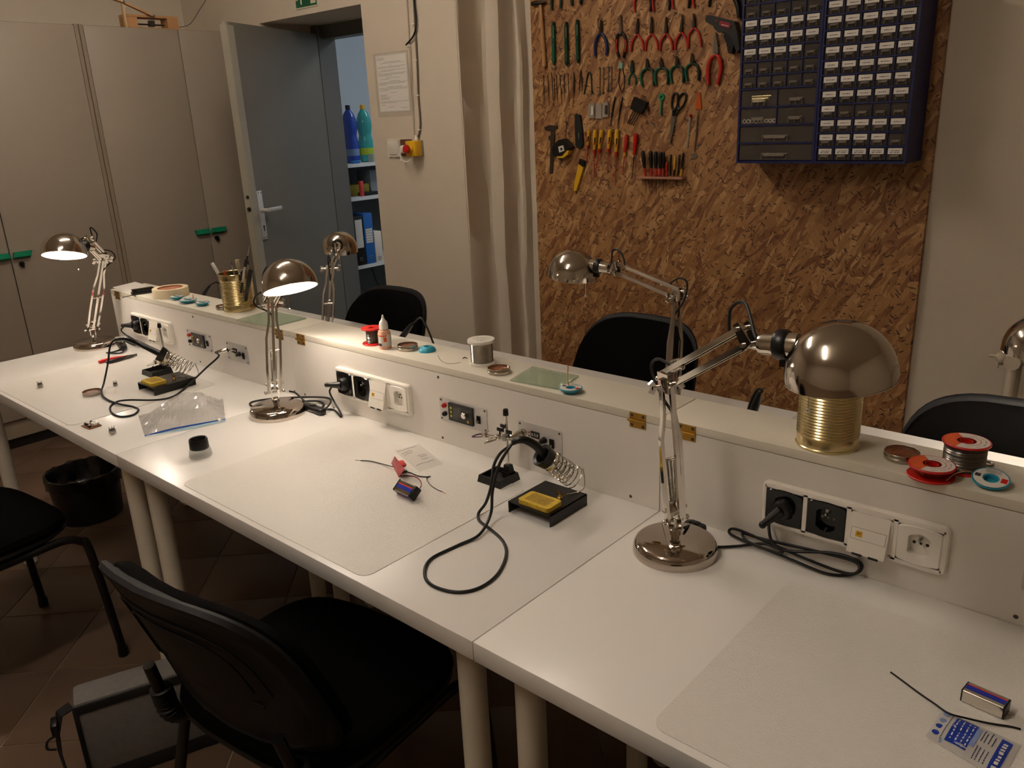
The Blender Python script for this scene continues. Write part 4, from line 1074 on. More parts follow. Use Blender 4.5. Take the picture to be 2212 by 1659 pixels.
iron(F1, [F1 - A1 * .012, on(1, -.205, 320, 752), on(1, -.224, 295, 740), on(1, -.236, 270, 732), on(1, -.245, 248, 735)],
     [ce1, on(1, -.06, 472, 770), on(1, -.09, 445, 795), on(1, -.15, 405, 833), T(375, 856, .006), T(335, 864, .003), T(280, 864, .003), T(252, 868, .003), T(238, 880, .003), T(243, 893, .003), T(262, 900, .003), T(288, 896, .003), T(299, 885, .003), T(285, 878, .003), T(255, 872, .007), T(230, 862, .006), T(219, 848, .012), on(1, -.31, 225, 825), on(1, -.28, 233, 785), on(1, -.262, 237, 752), on(1, -.252, 243, 738), on(1, -.246, 248, 735)],
     CON1, cd1, 'black soldering iron in the stand near the zip bag, cable looped over the mat')
def helping_hand(x0, x1, y0, y1, post, zt, zc, label, clipdirs):
    t = thing('helping_hand', label, 'tool holder', ((x0 + x1) / 2, (y0 + y1) / 2, TT), 0, 'helping hand clamps')
    h = .017; xc, yc = (x0 + x1) / 2, (y0 + y1) / 2
    mb = MB()
    o = [(x0, y0), (x1, y0), (x1, y1), (x0, y1)]; q = .003; w_ = .006
    lo = [(a, b, TT) for a, b in o]; up = [(a + (q if a == x0 else -q), b + (q if b == y0 else -q), TT + h) for a, b in o]
    ui = [(a + (w_ if a == x0 else -w_), b + (w_ if b == y0 else -w_), TT + h) for a, b in o]; bi = [(a + (w_ + .002 if a == x0 else -w_ - .002), b + (w_ + .002 if b == y0 else -w_ - .002), TT + .006) for a, b in o]
    vs = lo + up + ui + bi
    fs = [(3, 2, 1, 0)] + [(k * 4 + i, k * 4 + (i + 1) % 4, (k + 1) * 4 + (i + 1) % 4, (k + 1) * 4 + i) for k in range(3) for i in range(4)] + [(12, 13, 14, 15)]
    mb.add(vs, fs); part('base_tray', mb, M_DARKCOAT, t)
    px, py = post
    mb = MB(); mb.slab([(px - .011, py - .009, TT + .006), (px + .011, py - .009, TT + .006), (px + .011, py + .009, TT + .006), (px - .011, py + .009, TT + .006)], (0, 0, h - .004))
    vs = [(px + a * .010, py + b * .008, TT + h) for a, b in ((-1, -1), (1, -1), (1, 1), (-1, 1))] + [(px + a * .007, py + b * .006, TT + h + .018) for a, b in ((-1, -1), (1, -1), (1, 1), (-1, 1))]
    mb.add(vs, [(3, 2, 1, 0), (4, 5, 6, 7)] + [(i, (i + 1) % 4, (i + 1) % 4 + 4, i + 4) for i in range(4)]); part('post_socket', mb, M_DARKCOAT, t)
    mb = MB(); mb.cyl((px, py, TT + h), (px, py, zt), .0032, n=12); part('post', mb, M_CHROME2, t)
    mb = MB(); mb.lathe([(.0058, 0), (.0062, .002), (.0056, .012), (.0045, .014)], (px, py, zt - .002), n=14); part('post_cap', mb, M_BLK, t)
    c = Vector((px, py - .007, zc)); dx = Vector((1, .05, .09)).normalized()
    mb = MB(); mb.cyl(c - dx * .066, c + dx * .056, .0021, n=10); part('cross_rod', mb, M_CHROME2, t)
    mb = MB(); mb.box((px, py - .003, zc), (.011, .016, .014), bev=.002); part('slide_block', mb, M_STEEL, t)
    for kx, kz in ((-.014, .012), (.012, .012), (-.004, .022)):
        mb = MB(); a = Vector((px + kx, py - .006, zc + kz)); mb.cyl(a - Vector((0, 0, .01)), a, .0018, n=8); mb.box(a + Vector((0, 0, .003)), (.015, .004, .008), M=None, bev=.0015); part('thumb_screw', mb, M_BLK, t)
    for e, cdv in clipdirs:
        a = c + dx * e; cd = Vector(cdv).normalized(); sd = cd.cross(Vector((0, 0, 1))).normalized(); u = sd.cross(cd)
        mb = MB(); mb.box(a, (.009, .009, .013), bev=.001)
        for s in (-1, 1):
            mb.bar([a - cd * .012 + u * (s * .006), a + cd * .004 + u * (s * .0035), a + cd * .022 + u * (s * .0022), a + cd * .032 + u * (s * .0004)], .006, .0016, sd)
        part('alligator_clip', mb, M_CHROME2, t)
helping_hand(-.378, -.312, -.114, -.050, (-.332, -.064), .888, .838, 'black helping hand stand with clips beside the soldering station panel', [(-.055, (-.9, -.25, -.25)), (-.018, (-.6, -.7, -.35)), (.05, (.5, .5, -.05))])
helping_hand(-1.812, -1.738, -.168, -.098, (-1.752, -.110), .893, .775, 'black helping hand stand half hidden by the soldering iron coil', [(-.055, (-.75, -.55, -.35)), (-.022, (-.75, -.6, -.4)), (.045, (.5, .5, -.05))])
# ================================================================== loose things on the desks
def tflat(px, py): p = T(px, py); return Vector((p.x, p.y, TT + .0013))
# red-handled side cutters
a, b = tflat(217, 788), tflat(297, 770); d = b - a; ang = math.atan2(d.y, d.x)
t = thing('side_cutters', 'red and black handled cutters lying on the mat by the lit lamp', 'pliers', a, ang)
L = d.length
mb = MB(); mb.tube([(0, .012, .006), (L * .25, .014, .007), (L * .5, .010, .007), (L * .70, .003, .006)], [.0055, .0062, .0058, .0045], 10); part('handle', mb, M_RED, t, False)
mb = MB(); mb.tube([(L * .12, -.014, .006), (L * .3, -.017, .007), (L * .52, -.012, .007), (L * .70, -.003, .006)], [.005, .0062, .006, .0045], 10); part('handle', mb, M_BLK, t, False)
mb = MB(); mb.prism([(L * .66, -.010), (L * .74, -.012), (L * .84, -.006), (L, 0), (L * .84, .006), (L * .74, .011), (L * .66, .009)], .007, tr((0, 0, .002))); part('jaws', mb, M_DSTEEL, t, False)
mb = MB(); mb.lathe([(.005, 0), (.005, .0095), (.003, .0105)], (L * .72, 0, .0005), n=14); part('pivot', mb, M_DSTEEL, t, False)
# small components
def comp(px, py, kind, label):
    p = tflat(px, py)
    t = thing('electronic_part', label, 'component', p, random.uniform(0, 3), 'stripped electronic parts')
    if kind == 'board':
        mb = MB(); mb.box((0, 0, .0012), (.045, .034, .0016)); part('board', mb, mat('brown_board', '7a4a22', .6), t, False)
        mb = MB(); mb.lathe([(.0085, 0), (.0085, .006), (.0045, .006), (.0045, 0)], (.008, .006, .004), n=20, cap=False); part('ring_core', mb, M_WPL, t, False)
        for k, (x, y) in enumerate(((-.012, -.008), (-.014, .008), (.01, -.011))):
            mb = MB(); mb.box((x, y, .005), (.014, .006, .006), bev=.001); part('chip', mb, M_BLKG, t, False)
        mb = MB(); mb.cyl((-.004, .011, .004), (.012, .013, .005), .003, n=10); part('capacitor', mb, M_STEEL, t, False)
    else:
        h = .010 if kind == 'tall' else .006; w_ = .011 if kind != 'nub' else .008
        mb = MB(); mb.box((0, 0, h / 2 + .001), (w_ * 1.4, w_, h), bev=.0012); part('body', mb, M_STEEL, t, False)
        mb = MB(); mb.box((0, 0, h + .003), (w_ * 1.2, w_ * .8, .004), bev=.0008); part('coil_cap', mb, M_DSTEEL, t, False)
        for k in range(6 if kind != 'nub' else 4):
            a = k * 1.05; mb = MB(); mb.tube([(w_ * .5 * math.cos(a), w_ * .4 * math.sin(a), h + .004), (w_ * .6 * math.cos(a), w_ * .5 * math.sin(a), h + .008), (w_ * .75 * math.cos(a + .3), w_ * .6 * math.sin(a + .3), h + .010)], .0007, 5, sub=3); part('pin', mb, M_STEEL, t, False)
comp(88, 838, 'tall', 'small steel part with bent pins alone near the desk edge')
comp(250, 834, 'nub', 'tiny steel part lying between the flux tin and the soldering stand')
comp(198, 921, 'board', 'small brown circuit board with a white ring beside the desk edge')
comp(244, 938, 'tall', 'small steel part with pins beside the brown circuit board')
tin(0, 0, 'open flux tin on the desk mat by the looped iron cable', .0265, TT + .0013, .012, P_=T(200, 853))
# loupe
p = tflat(434, 984); p.z = TT
t = thing('loupe', 'stand magnifier with black top ring and clear skirt', 'magnifier', p)
mb = MB(); mb.lathe([(.0265, 0), (.0270, .002), (.0245, .018), (.0205, .022), (.0205, .020), (.0235, .017), (.0255, .002), (.0250, 0)], p, n=36, cap=False); part('skirt', mb, M_GLASS, t)
mb = MB(); mb.lathe([(.0205, .019), (.0225, .021), (.0215, .042), (.0205, .044), (.0175, .043), (.0165, .038), (.0165, .022)], p, n=36, cap=False); part('ring', mb, M_BLK, t)
mb = MB(); mb.lathe([(.0166, .026), (.012, .0235), (.0004, .0225), (.0004, .0345), (.010, .0335), (.0166, .031)], p, n=28, cap=False); part('lens', mb, M_GLASS, t)
# zip bag: crumpled film pillow with a blue slider
M_FILM = mat('crumpled_film', 'd2cdc8', 0.06, alpha=0.45, bump=0.0)
c00, c10, c11, c01 = T(313, 944), T(487, 908), T(482, 862), T(299, 899)
t = thing('zip_bag', 'crumpled clear zip bag with a blue closure beside the loupe', 'bag', Vector((c00.x, c00.y, TT)))
r = random.Random(11)
def film(lift, seed, bul):
    r = random.Random(seed); nu, nv = 26, 14
    ph = [(r.uniform(0, 6), r.uniform(4, 14), r.uniform(3, 11), r.uniform(.002, .006)) for _ in range(6)]
    vs = []; fs = []
    for j in range(nv + 1):
        for i in range(nu + 1):
            u, v = i / nu, j / nv
            p = (c00 * (1 - u) + c10 * u) * (1 - v) + (c01 * (1 - u) + c11 * u) * v
            e = min(1, 5 * min(u, 1 - u), 5 * min(v + .04, 1 - v))
            hgt = bul * math.sin(math.pi * min(1, max(0, u))) ** .7 * math.sin(math.pi * v) ** .7 * (.45 + .75 * max(0, math.sin(u * 3.3 - .6)))
            wr = sum(a * abs(math.sin(fx * u + fy * v * 1.3 + q)) for q, fx, fy, a in ph) * .9
            if u < .05 or u > .95: p = p + (c01 - c00) * (r.uniform(-.03, .03))
            vs.append((p.x, p.y, TT + .0006 + lift + e * (hgt + wr)))
    for j in range(nv):
        for i in range(nu):
            a = j * (nu + 1) + i; fs.append((a, a + 1, a + nu + 2)); fs.append((a, a + nu + 2, a + nu + 1))
    mb = MB(); mb.add(vs, fs, 0, False); return mb
part('top_film', film(.002, 5, .040), M_FILM, t)
part('bottom_film', film(.0, 9, .008), M_FILM, t)
mb = MB(); q0, q1 = c00 + Vector((0, 0, .003)), c10 + Vector((0, 0, .003))
mb.bar([q0, q0 * .65 + q1 * .35 + Vector((0, 0, .004)), q0 * .3 + q1 * .7 + Vector((0, 0, .002)), q1], .0035, .0022, (0, 0, 1)); part('zip_strip', mb, mat('blue_zip', '1247a8', .3), t)
off = (c00 - c01).normalized() * .010
mb = MB(); mb.slab([q0, q1, q1 + off + Vector((0, 0, -.002)), q0 * .5 + q1 * .5 + off * 1.6 + Vector((0, 0, -.002)), q0 + off * .4 + Vector((0, 0, -.002))], (0, 0, .0004)); part('zip_lip', mb, mat('pale_blue_film', 'a9c6cf', .2, alpha=.6), t)
mb = MB(); mb.box(q0 * .08 + q1 * .92 + Vector((0, 0, .002)), (.010, .008, .006), bev=.001); part('slider', mb, M_WPL, t)
# red circuit board with its wires
A_, B_, C_, D_ = T(852, 986, .030), T(873, 1014, .030), T(861, 1031, .0016), T(845, 1001, .0016)
base = Vector(((C_.x + D_.x) / 2, (C_.y + D_.y) / 2, TT + .0013))
t = thing('circuit_board', 'red circuit board standing on edge with black and red wires', 'circuit board', base)
nrm = (B_ - A_).cross(D_ - A_).normalized()
if nrm.dot(CAMP - A_) < 0: nrm = -nrm
M_PCB = mat('red_pcb', 'a3232a', 0.4, var=0.15, vscale=300)
mb = MB(); mb.slab([A_, B_, C_, D_], nrm * -.0016); part('board', mb, M_PCB, t)
mb = MB()
rr_ = random.Random(2)
for k in range(16):
    u, v = rr_.uniform(.08, .92), rr_.uniform(.1, .9); p = (A_ * (1 - u) + B_ * u) * (1 - v) + (D_ * (1 - u) + C_ * u) * v
    mb.lathe([(.0011, 0), (.0007, .0006), (.0002, .0008)], p, nrm, 8)
part('solder_joints', mb, M_TINS, t)['kind'] = 'stuff'
ex = (B_ - A_).normalized(); ey = (D_ - A_).normalized()
mb = MB(); q = A_ - nrm * .007 + ex * .016; M = Matrix((ex, ey, nrm)).transposed().to_4x4(); mb.box((0, 0, 0), (.030, .014, .012), M=tr((A_ * .5 + B_ * .5) - nrm * .0076 + ey * .009) @ M, bev=.001); part('terminal_block', mb, M_RED, t)
mb = MB(); mb.box((0, 0, 0), (.008, .012, .010), M=tr(B_ * .93 + A_ * .07 - nrm * .0066 + ey * .022) @ M, bev=.001); part('connector', mb, M_BLK, t)
mb = MB(); mb.lathe([(.006, 0), (.006, .006), (.004, .007)], A_ * .8 + B_ * .2 - nrm * .0018 + ey * .022, -nrm, 14); part('capacitor', mb, M_STEEL, t)
mb = MB(); mb.tube([T(779, 995, .0022), T(800, 996, .003), T(825, 1002, .0035), T(848, 1008, .010)], .0013, 6); part('black_wire', mb, M_BLKR, t)
mb = MB(); mb.tube([T(767, 994, .0018), T(779, 995, .0022)], .0006, 5); part('wire_end', mb, M_TINS, t)
mb = MB(); mb.tube([T(870, 1018, .015), T(885, 1021, .010), T(903, 1028, .003), T(922, 1030, .003), T(930, 1029, .003)], .0013, 6); part('black_wire', mb, M_BLKR, t)
mb = MB(); mb.tube([T(925, 1029, .002), T(922, 1036, .002), T(930, 1048, .002), T(945, 1058, .002), T(955, 1062, .002)], .0012, 6); part('brown_wire', mb, mat('brown_wire', '2e1712', .5), t)
mb = MB(); mb.tube([T(954, 1061, .002), T(962, 1066, .002)], .0008, 5); part('wire_end', mb, M_COPPER, t)
for k, (m, o) in enumerate(((M_REDH, 0), (M_BLKR, 1.6))):
    mb = MB(); mb.tube([T(862, 1028 + o * .3, .004), T(880, 1027 + o, .006), T(897, 1029 + o, .012), T(908, 1038 + o, .016), T(910, 1048 + o, .016), T(903, 1060, .018)], .0008, 6); part('battery_lead', mb, m, t)
# 9 V block battery in a clip holder, rolled over on its edge
def block_battery(p, rz, roll, label, holder, dims=(.0465, .0175, .0262), name='block_battery', grp='block batteries'):
    t = thing(name, label, 'battery', p, rz, grp)
    M = Matrix.Rotation(roll, 4, 'X')
    lx, ly, lz = dims
    mb = MB(); mb.prism(rrect(-ly / 2, ly / 2, -lz / 2, lz / 2, .0022, 3), lx, M @ Matrix(((0, 0, 1, -lx / 2), (1, 0, 0, 0), (0, 1, 0, 0), (0, 0, 0, 1)))); part('case', mb, M_CHROME2, t, False)
    s = 1
    for z0, z1, m, nm_ in () if not holder else ((-.0045, .0035, mat('battery_blue', '1a2f9c', .3), 'blue_band'), (.0035, .0058, mat('battery_red', 'd13a22', .3), 'red_band')):
        for sy in (-1, 1):
            mb = MB(); mb.box((0, sy * (ly / 2 + .00015), (z0 + z1) / 2), (lx * .985, .0003, z1 - z0), M=M); part(nm_, mb, m, t, False)
    for sz in (-1, 1):
        mb = MB(); mb.box((0, -.001, sz * (lz / 2 + .00015)), (lx * .985, .009, .0003), M=M); part('blue_band', mb, mat('battery_blue', '1a2f9c', .3), t, False)
        mb = MB(); mb.box((0, .0048, sz * (lz / 2 + .00015)), (lx * .985, .0026, .0003), M=M); part('red_band', mb, mat('battery_red', 'd13a22', .3), t, False)
    for sx in (-1, 1):
        mb = MB(); mb.box((sx * (lx / 2 + .001), 0, 0), (.0022, ly * .96, lz * .96), M=M, bev=.0008); part('end_plate', mb, M_BLK, t, False)
        if holder: mb = MB(); mb.box((sx * (lx / 2 + .003), 0, .0), (.004 if sx < 0 else .007, ly * 1.06, lz * 1.04), M=M, bev=.0015); part('clip', mb, M_BLK, t, False)
    return t
pb = T(880, 1073); block_battery(Vector((pb.x, pb.y, TT + .0013 + .0147)), math.radians(-4), math.radians(-50), 'block battery in a black snap clip, wired to the red circuit board', True)
pb = T(2128, 1514, .009); block_battery(Vector((pb.x, pb.y, TT + .0013 + .0090)), math.radians(-6), 0, 'bare block battery lying on the mat by the blue packet', False, (.0465, .0235, .0178))
# clear printed packet
def packet(quad, h, m, seed, nu=10, nv=8, wr=.003):
    r = random.Random(seed); vs = []; fs = []
    q = [T(*c) for c in quad]
    ph = [(r.uniform(0, 6), r.uniform(3, 9), r.uniform(3, 9), r.uniform(.3, 1)) for _ in range(4)]
    for j in range(nv + 1):
        for i in range(nu + 1):
            u, v = i / nu, j / nv; p = (q[0] * (1 - u) + q[1] * u) * (1 - v) + (q[3] * (1 - u) + q[2] * u) * v
            e = min(1, 4 * min(u, 1 - u) + .15, 4 * min(v, 1 - v) + .15)
            vs.append((p.x, p.y, TT + .002 + e * (h + wr * .5 * sum(a * math.sin(fx * u + fy * v + c) ** 2 for c, fx, fy, a in ph))))
    for j in range(nv):
        for i in range(nu): a = j * (nu + 1) + i; fs.append((a, a + 1, a + nu + 2, a + nu + 1))
    mb = MB(); mb.add(vs, fs, 0, True)
    def at(u, v, lift=.0004):
        i, j = min(nu - 1, int(u * nu)), min(nv - 1, int(v * nv)); fu, fv = u * nu - i, v * nv - j
        g = lambda a, b: Vector(vs[b * (nu + 1) + a])
        return (g(i, j) * (1 - fu) + g(i + 1, j) * fu) * (1 - fv) + (g(i, j + 1) * (1 - fu) + g(i + 1, j + 1) * fu) * fv + Vector((0, 0, lift))
    return mb, at
M_FILM2 = mat('thin_film', 'e2ddd5', 0.12, alpha=0.28)
mb, at = packet([(852, 976), (906, 1021), (958, 1004), (906, 961)], .0015, M_FILM2, 4)
t = thing('clear_packet', 'empty clear packet with small black print behind the red board', 'packet', T(905, 990)); t.location.z = TT + .0013
part('film', mb, M_FILM2, t)
def ink_line(at, u0, v0, u1, v1, n, w_, t, seed, m=M_INK, nm='print', fill=.7):
    r = random.Random(seed); mb = MB(); x = 0
    while x < 1:
        L = r.uniform(.5, 1.3) / n
        a, b = at(u0 + (u1 - u0) * x, v0 + (v1 - v0) * x), at(u0 + (u1 - u0) * min(1, x + L * fill), v0 + (v1 - v0) * min(1, x + L * fill))
        if (b - a).length > 1e-5: mb.bar([a, b], w_, .0001, (b - a).cross(Vector((0, 0, 1))))
        x += L
    o = part(nm, mb, m, t); o['kind'] = 'stuff'
for k, (u, v0, v1) in enumerate(((.08, .05, .8), (.22, .1, .5), (.3, .12, .45), (.5, .45, .8), (.56, .5, .78), (.66, .45, .72), (.8, .1, .85))): ink_line(at, u, v0, u, v1, 9, .0018, t, k, fill=.75)
# blue printed packet, black wire, bare battery neighbours
mb, at = packet([(2036, 1537), (2204, 1613), (2162, 1690), (1998, 1594)], .003, M_FILM2, 8, 16, 10, .003)
t = thing('blue_packet', 'plastic packet with blue print lying in front of the bare battery', 'packet', T(2110, 1600)); t.location.z = TT + .0013
part('film', mb, mat('milky_film', 'd6d2cc', .2, alpha=.72), t)
M_BPRINT = mat('blue_print', '1c3c9e', .35); M_BPR2 = mat('pale_blue_print', '8496c4', .4)
def patch(us, vs_, m, nm, lift=.0005, n=6):
    mb = MB(); V = []; F_ = []
    for j in range(n + 1):
        for i in range(n + 1):
            u0, u1 = us; V.append(at(u0 + (u1 - u0) * i / n, vs_[0] + (vs_[1] - vs_[0]) * j / n, lift))
    for j in range(n):
        for i in range(n): a = j * (n + 1) + i; F_.append((a, a + 1, a + n + 2, a + n + 1))
    mb.add(V, F_); return part(nm, mb, m, t)
patch((.22, .50), (.06, .86), M_BPRINT, 'blue_panel'); patch((.50, .56), (.12, .7), M_BPR2, 'pale_panel'); patch((.80, .93), (.1, .95), M_BPRINT, 'blue_band')
patch((.17, .2), (.86, .97), M_BPR2, 'pale_panel')
for k, v in enumerate((.12, .34, .56, .78)):
    c = at(.085, v, .0006); mb = MB(); mb.lathe([(.0042, 0), (.0042, .0002), (.0034, .0003), (.0005, .0003)], c, (0, 0, 1), 20); part('round_symbol', mb, M_BPRINT if k > 1 else M_BPR2, t)
ink_line(at, .165, .05, .165, .9, 16, .0008, t, 3, M_NAVY)
for k, u in enumerate((.60, .64, .69, .74)): ink_line(at, u, .08 + .1 * (k % 2), u, .45, 8, .0012, t, 20 + k, M_NAVY); ink_line(at, u, .6, u, .92, 7, .0012, t, 30 + k, M_NAVY)
for k, u in enumerate((.26, .33, .40, .46)): ink_line(lambda a, b: at(a, b, .0008), u, .12, u + .01, .78, 6, .0014, t, 50 + k, M_LABELW, 'white_print', .6)
ink_line(lambda a, b: at(a, b, .0008), .865, .2, .865, .9, 7, .005, t, 60, M_LABELW, 'white_print', .62)
mb = MB(); mb.tube([T(1924, 1452, .0025), T(1950, 1471, .0025), T(1985, 1497, .0025), T(2020, 1521, .0025), T(2050, 1541, .0075), T(2090, 1552, .007), T(2135, 1562, .0035), T(2180, 1569, .0025), T(2205, 1575, .0025)], .0013, 7)
solo('black_wire', mb, M_BLKR, 'loose black wire crossing under the blue packet corner', 'wire', T(2060, 1540, .001))
# ================================================================== chairs
def ring_loft(mb, outline, rings, fmap, mi=0, capstart=True, capend=True):
    n = len(outline); vs = []; fs = []
    for sc, off in rings:
        for (x, z) in outline: vs.append(fmap(x * sc, z * sc, off))
    for k in range(len(rings) - 1):
        for i in range(n): fs.append((k * n + i, k * n + (i + 1) % n, (k + 1) * n + (i + 1) % n, (k + 1) * n + i))
    if capstart: fs.append(tuple(reversed(range(n))))
    if capend: fs.append(tuple(range((len(rings) - 1) * n, len(rings) * n)))
    mb.add(vs, fs, mi, True)
def supell(w, h, p=3.2, n=40, taper=0.0):
    pts = []
    for i in range(n):
        a = 2 * math.pi * i / n; c, s = math.cos(a), math.sin(a)
        x = w * math.copysign(abs(c) ** (2 / p), c); z = h * math.copysign(abs(s) ** (2 / p), s)
        pts.append((x * (1 - taper * z / h), z))
    return pts
def make_chair(label):
    t = thing('office_chair', label, 'chair', (0, 0, 0), 0, 'black visitor chairs around the bench')
    # seat
    ol = supell(.235, .215, 3.6)
    mb = MB(); ring_loft(mb, ol, [(.90, 0), (.97, .006), (1.0, .020), (.985, .034), (.93, .043), (.7, .049), (.3, .051)], lambda x, y, o: (x, y, .437 + o - max(0, y - .13) ** 2 * 2.2)); part('seat', mb, M_FABRIC, t, False)
    mb = MB(); ring_loft(mb, ol, [(.55, -.016), (.93, -.014), (.985, -.002), (.97, .006)], lambda x, y, o: (x, y, .437 + o - max(0, y - .13) ** 2 * 2.2)); part('seat_pan', mb, M_SHELL, t, False)
    # backrest
    ob = supell(.232, .172, 3.6, 44, .07)
    def bm(x, z, off):
        zz = .640 + z
        return (x, -.185 - (zz - .47) * .34 + .95 * x * x + off, zz - off * .3)
    mb = MB(); ring_loft(mb, ob, [(.96, 0), (.995, .012), (.98, .034), (.88, .047), (.5, .052)], bm); part('backrest', mb, M_FABRIC, t, False)
    mb = MB(); ring_loft(mb, ob, [(.99, .002), (1.025, -.002), (1.025, -.010), (.985, -.020), (.93, -.0215), (.90, -.017), (.86, -.016), (.3, -.017)], bm); sh = part('back_shell', mb, M_SHELL, t, False)
    for k, s in enumerate((.74, .60)):
        mb = MB(); o2 = [(x * s, z * s - .012) for x, z in ob if z * s > -.11]
        mb.tube([bm(x, z, -.0185) for x, z in o2 if z > -.05], .0022, 6, sub=1); part('shell_ridge', mb, M_SHELL, sh, False)
    # frame
    for sx in (-1, 1):
        mb = MB(); mb.tube([(sx * .215, .05, .412), (sx * .218, .15, .412), (sx * .226, .195, .395), (sx * .234, .212, .35), (sx * .245, .235, .012)], .0115, 10, sub=6); l = part('leg', mb, M_TUBEB, t, False)
        mb = MB(); mb.cyl((sx * .2445, .234, 0), (sx * .2452, .2352, .03), .0145, n=12); part('foot_cap', mb, M_BLK, l, False)
        mb = MB(); mb.tube([(sx * .215, .05, .412), (sx * .216, -.10, .412), (sx * .222, -.145, .398), (sx * .228, -.165, .35), (sx * .24, -.255, .012)], .0115, 10, sub=6); l = part('leg', mb, M_TUBEB, t, False)
        mb = MB(); mb.cyl((sx * .2395, -.254, 0), (sx * .2405, -.257, .03), .0145, n=12); part('foot_cap', mb, M_BLK, l, False)
        mb = MB(); mb.tube([(sx * .19, -.10, .412), (sx * .19, -.175, .410), (sx * .188, -.205, .425), (sx * .182, -.218, .48), (sx * .175, -.235, .56)], .011, 10, sub=5); part('back_support', mb, M_TUBEB, t, False)
        prof = []
        mb = MB()
        for i in range(9):
            a = math.pi / 2 * (i / 8); c = Vector((sx * .19, -.165, .455)); q = c + Vector((0, -.045 * math.sin(a), -.045 * math.cos(a))); d = Vector((0, -math.cos(a), math.sin(a)))
            mb.lathe([(.014, -.003), (.021, 0), (.014, .003)], q, d, 14, cap=False)
        for i in range(6): mb.lathe([(.014, -.003), (.021, 0), (.014, .003)], (sx * (.19 - i * .001), -.211 - i * .0012, .462 + i * .0065), (0, -.15, 1), 14, cap=False)
        part('bellows', mb, M_BLKR, t, False)['kind'] = 'stuff'
    for y in (.07, -.09):
        mb = MB(); mb.tube([(-.215, y, .412), (.215, y, .412)], .010, 10, sub=1); part('cross_bar', mb, M_TUBEB, t, False)
    return t
ch0 = make_chair('black visitor chair at the middle desk beside the grey bag')
def put(o, x, y, deg, label=None):
    o.location = (x, y, 0); o.rotation_euler = (0, 0, math.radians(deg))
    if label: o['label'] = label
    return o
put(ch0, -.455, -.505, 7)
put(copy_tree(ch0), -1.75, -.752, 5.7, 'black visitor chair at the wardrobe-end desk, beside the waste bin')
put(copy_tree(ch0), .51, -.41, 0, 'black visitor chair tucked under the desk with the bare battery')
put(copy_tree(ch0), -1.84, .655, 181, 'black visitor chair across the bench in front of the door wall')
put(copy_tree(ch0), -.70, .77, 179, 'black visitor chair across the bench in front of the chipboard panel')
put(copy_tree(ch0), .45, .51, 180, 'black visitor chair across the bench near the radiator')
# ================================================================== waste bin
bc = FL(196, 1108); bc = Vector((bc.x + .01, bc.y, 0))
t = thing('waste_bin', 'low black waste bin lined with a shiny bag under the desk', 'bin', bc)
mb = MB(); mb.lathe([(.118, 0), (.120, .004), (.134, .185), (.137, .188), (.134, .190), (.130, .186), (.117, .008), (.0005, .008)], bc, n=36); part('bin_body', mb, M_BLK, t)
mb = MB(); n = 40; vs = []; fs = []; r = random.Random(1)
prof = [(.139, .150), (.141, .180), (.139, .196), (.130, .197), (.122, .170), (.110, .120), (.07, .09), (.002, .085)]
for k, (rr_, z) in enumerate(prof):
    for i in range(n): a = 2 * math.pi * i / n; q = rr_ * (1 + r.uniform(-.02, .02)); vs.append((bc.x + q * math.cos(a), bc.y + q * math.sin(a), z + r.uniform(-.006, .006) * (1 if k != 0 else 2.5)))
for k in range(len(prof) - 1):
    for i in range(n): fs.append((k * n + i, k * n + (i + 1) % n, (k + 1) * n + (i + 1) % n, (k + 1) * n + i))
mb.add(vs, fs, 0, True); part('bin_liner', mb, mat('shiny_black_bag', '0a0909', .22), t)
# ================================================================== grey bag
M_FELT = mat('grey_felt', '6b6763', 0.95, var=0.2, vscale=60, bump=0.3, bscale=500)
M_WEB = mat('black_webbing', '0d0c0c', 0.8, bump=0.3, bscale=900)
P0, P1 = Vector((-1.075, -.775, 0)), Vector((-.925, -.385, 0))
ux = (P1 - P0).normalized(); uy = Vector((-ux.y, ux.x, 0)); BL = (P1 - P0).length
t = thing('messenger_bag', 'grey felt laptop bag with black straps standing on the tiles', 'bag', P0)
MBG = Matrix(((ux.x, uy.x, 0, P0.x), (ux.y, uy.y, 0, P0.y), (0, 0, 1, 0), (0, 0, 0, 1)))
mb = MB(); mb.box((BL / 2, .045, .12), (BL, .085, .225), M=MBG, bev=.012); part('bag_body', mb, M_FELT, t)
mb = MB(); mb.box((BL / 2, .0005, .13), (BL * .98, .010, .19), M=MBG, bev=.004); part('front_flap', mb, M_FELT, t)
mb = MB(); mb.box((BL / 2, -.004, .218), (BL * 1.0, .006, .022), M=MBG, bev=.002); part('flap_binding', mb, M_WEB, t)
mb = MB(); mb.box((BL / 2, .040, .020), (BL * 1.01, .094, .04), M=MBG, bev=.006); part('bag_base', mb, M_WEB, t)
for x in (.004, BL - .004):
    mb = MB(); mb.box((x, -.003, .13), (.010, .012, .19), M=MBG, bev=.002); part('side_binding', mb, M_WEB, t)
mb = MB(); mb.bar([MBG @ Vector(v) for v in ((-.004, .03, .215), (-.03, .02, .21), (-.042, .012, .17), (-.045, .0, .12), (-.04, -.006, .04), (-.02, -.01, .004))], .034, .003, MBG.to_3x3() @ Vector((.3, -1, 0))); part('shoulder_strap', mb, M_WEB, t)
mb = MB(); mb.tube([MBG @ Vector(v) for v in ((-.045, .0, .17), (-.062, -.004, .165), (-.066, -.004, .145), (-.05, -.002, .135))], .003, 6); part('strap_loop', mb, M_WEB, t)
mb = MB(); mb.box((-.043, .006, .19), (.014, .04, .03), M=MBG, bev=.003); part('strap_buckle', mb, M_BLK, t)
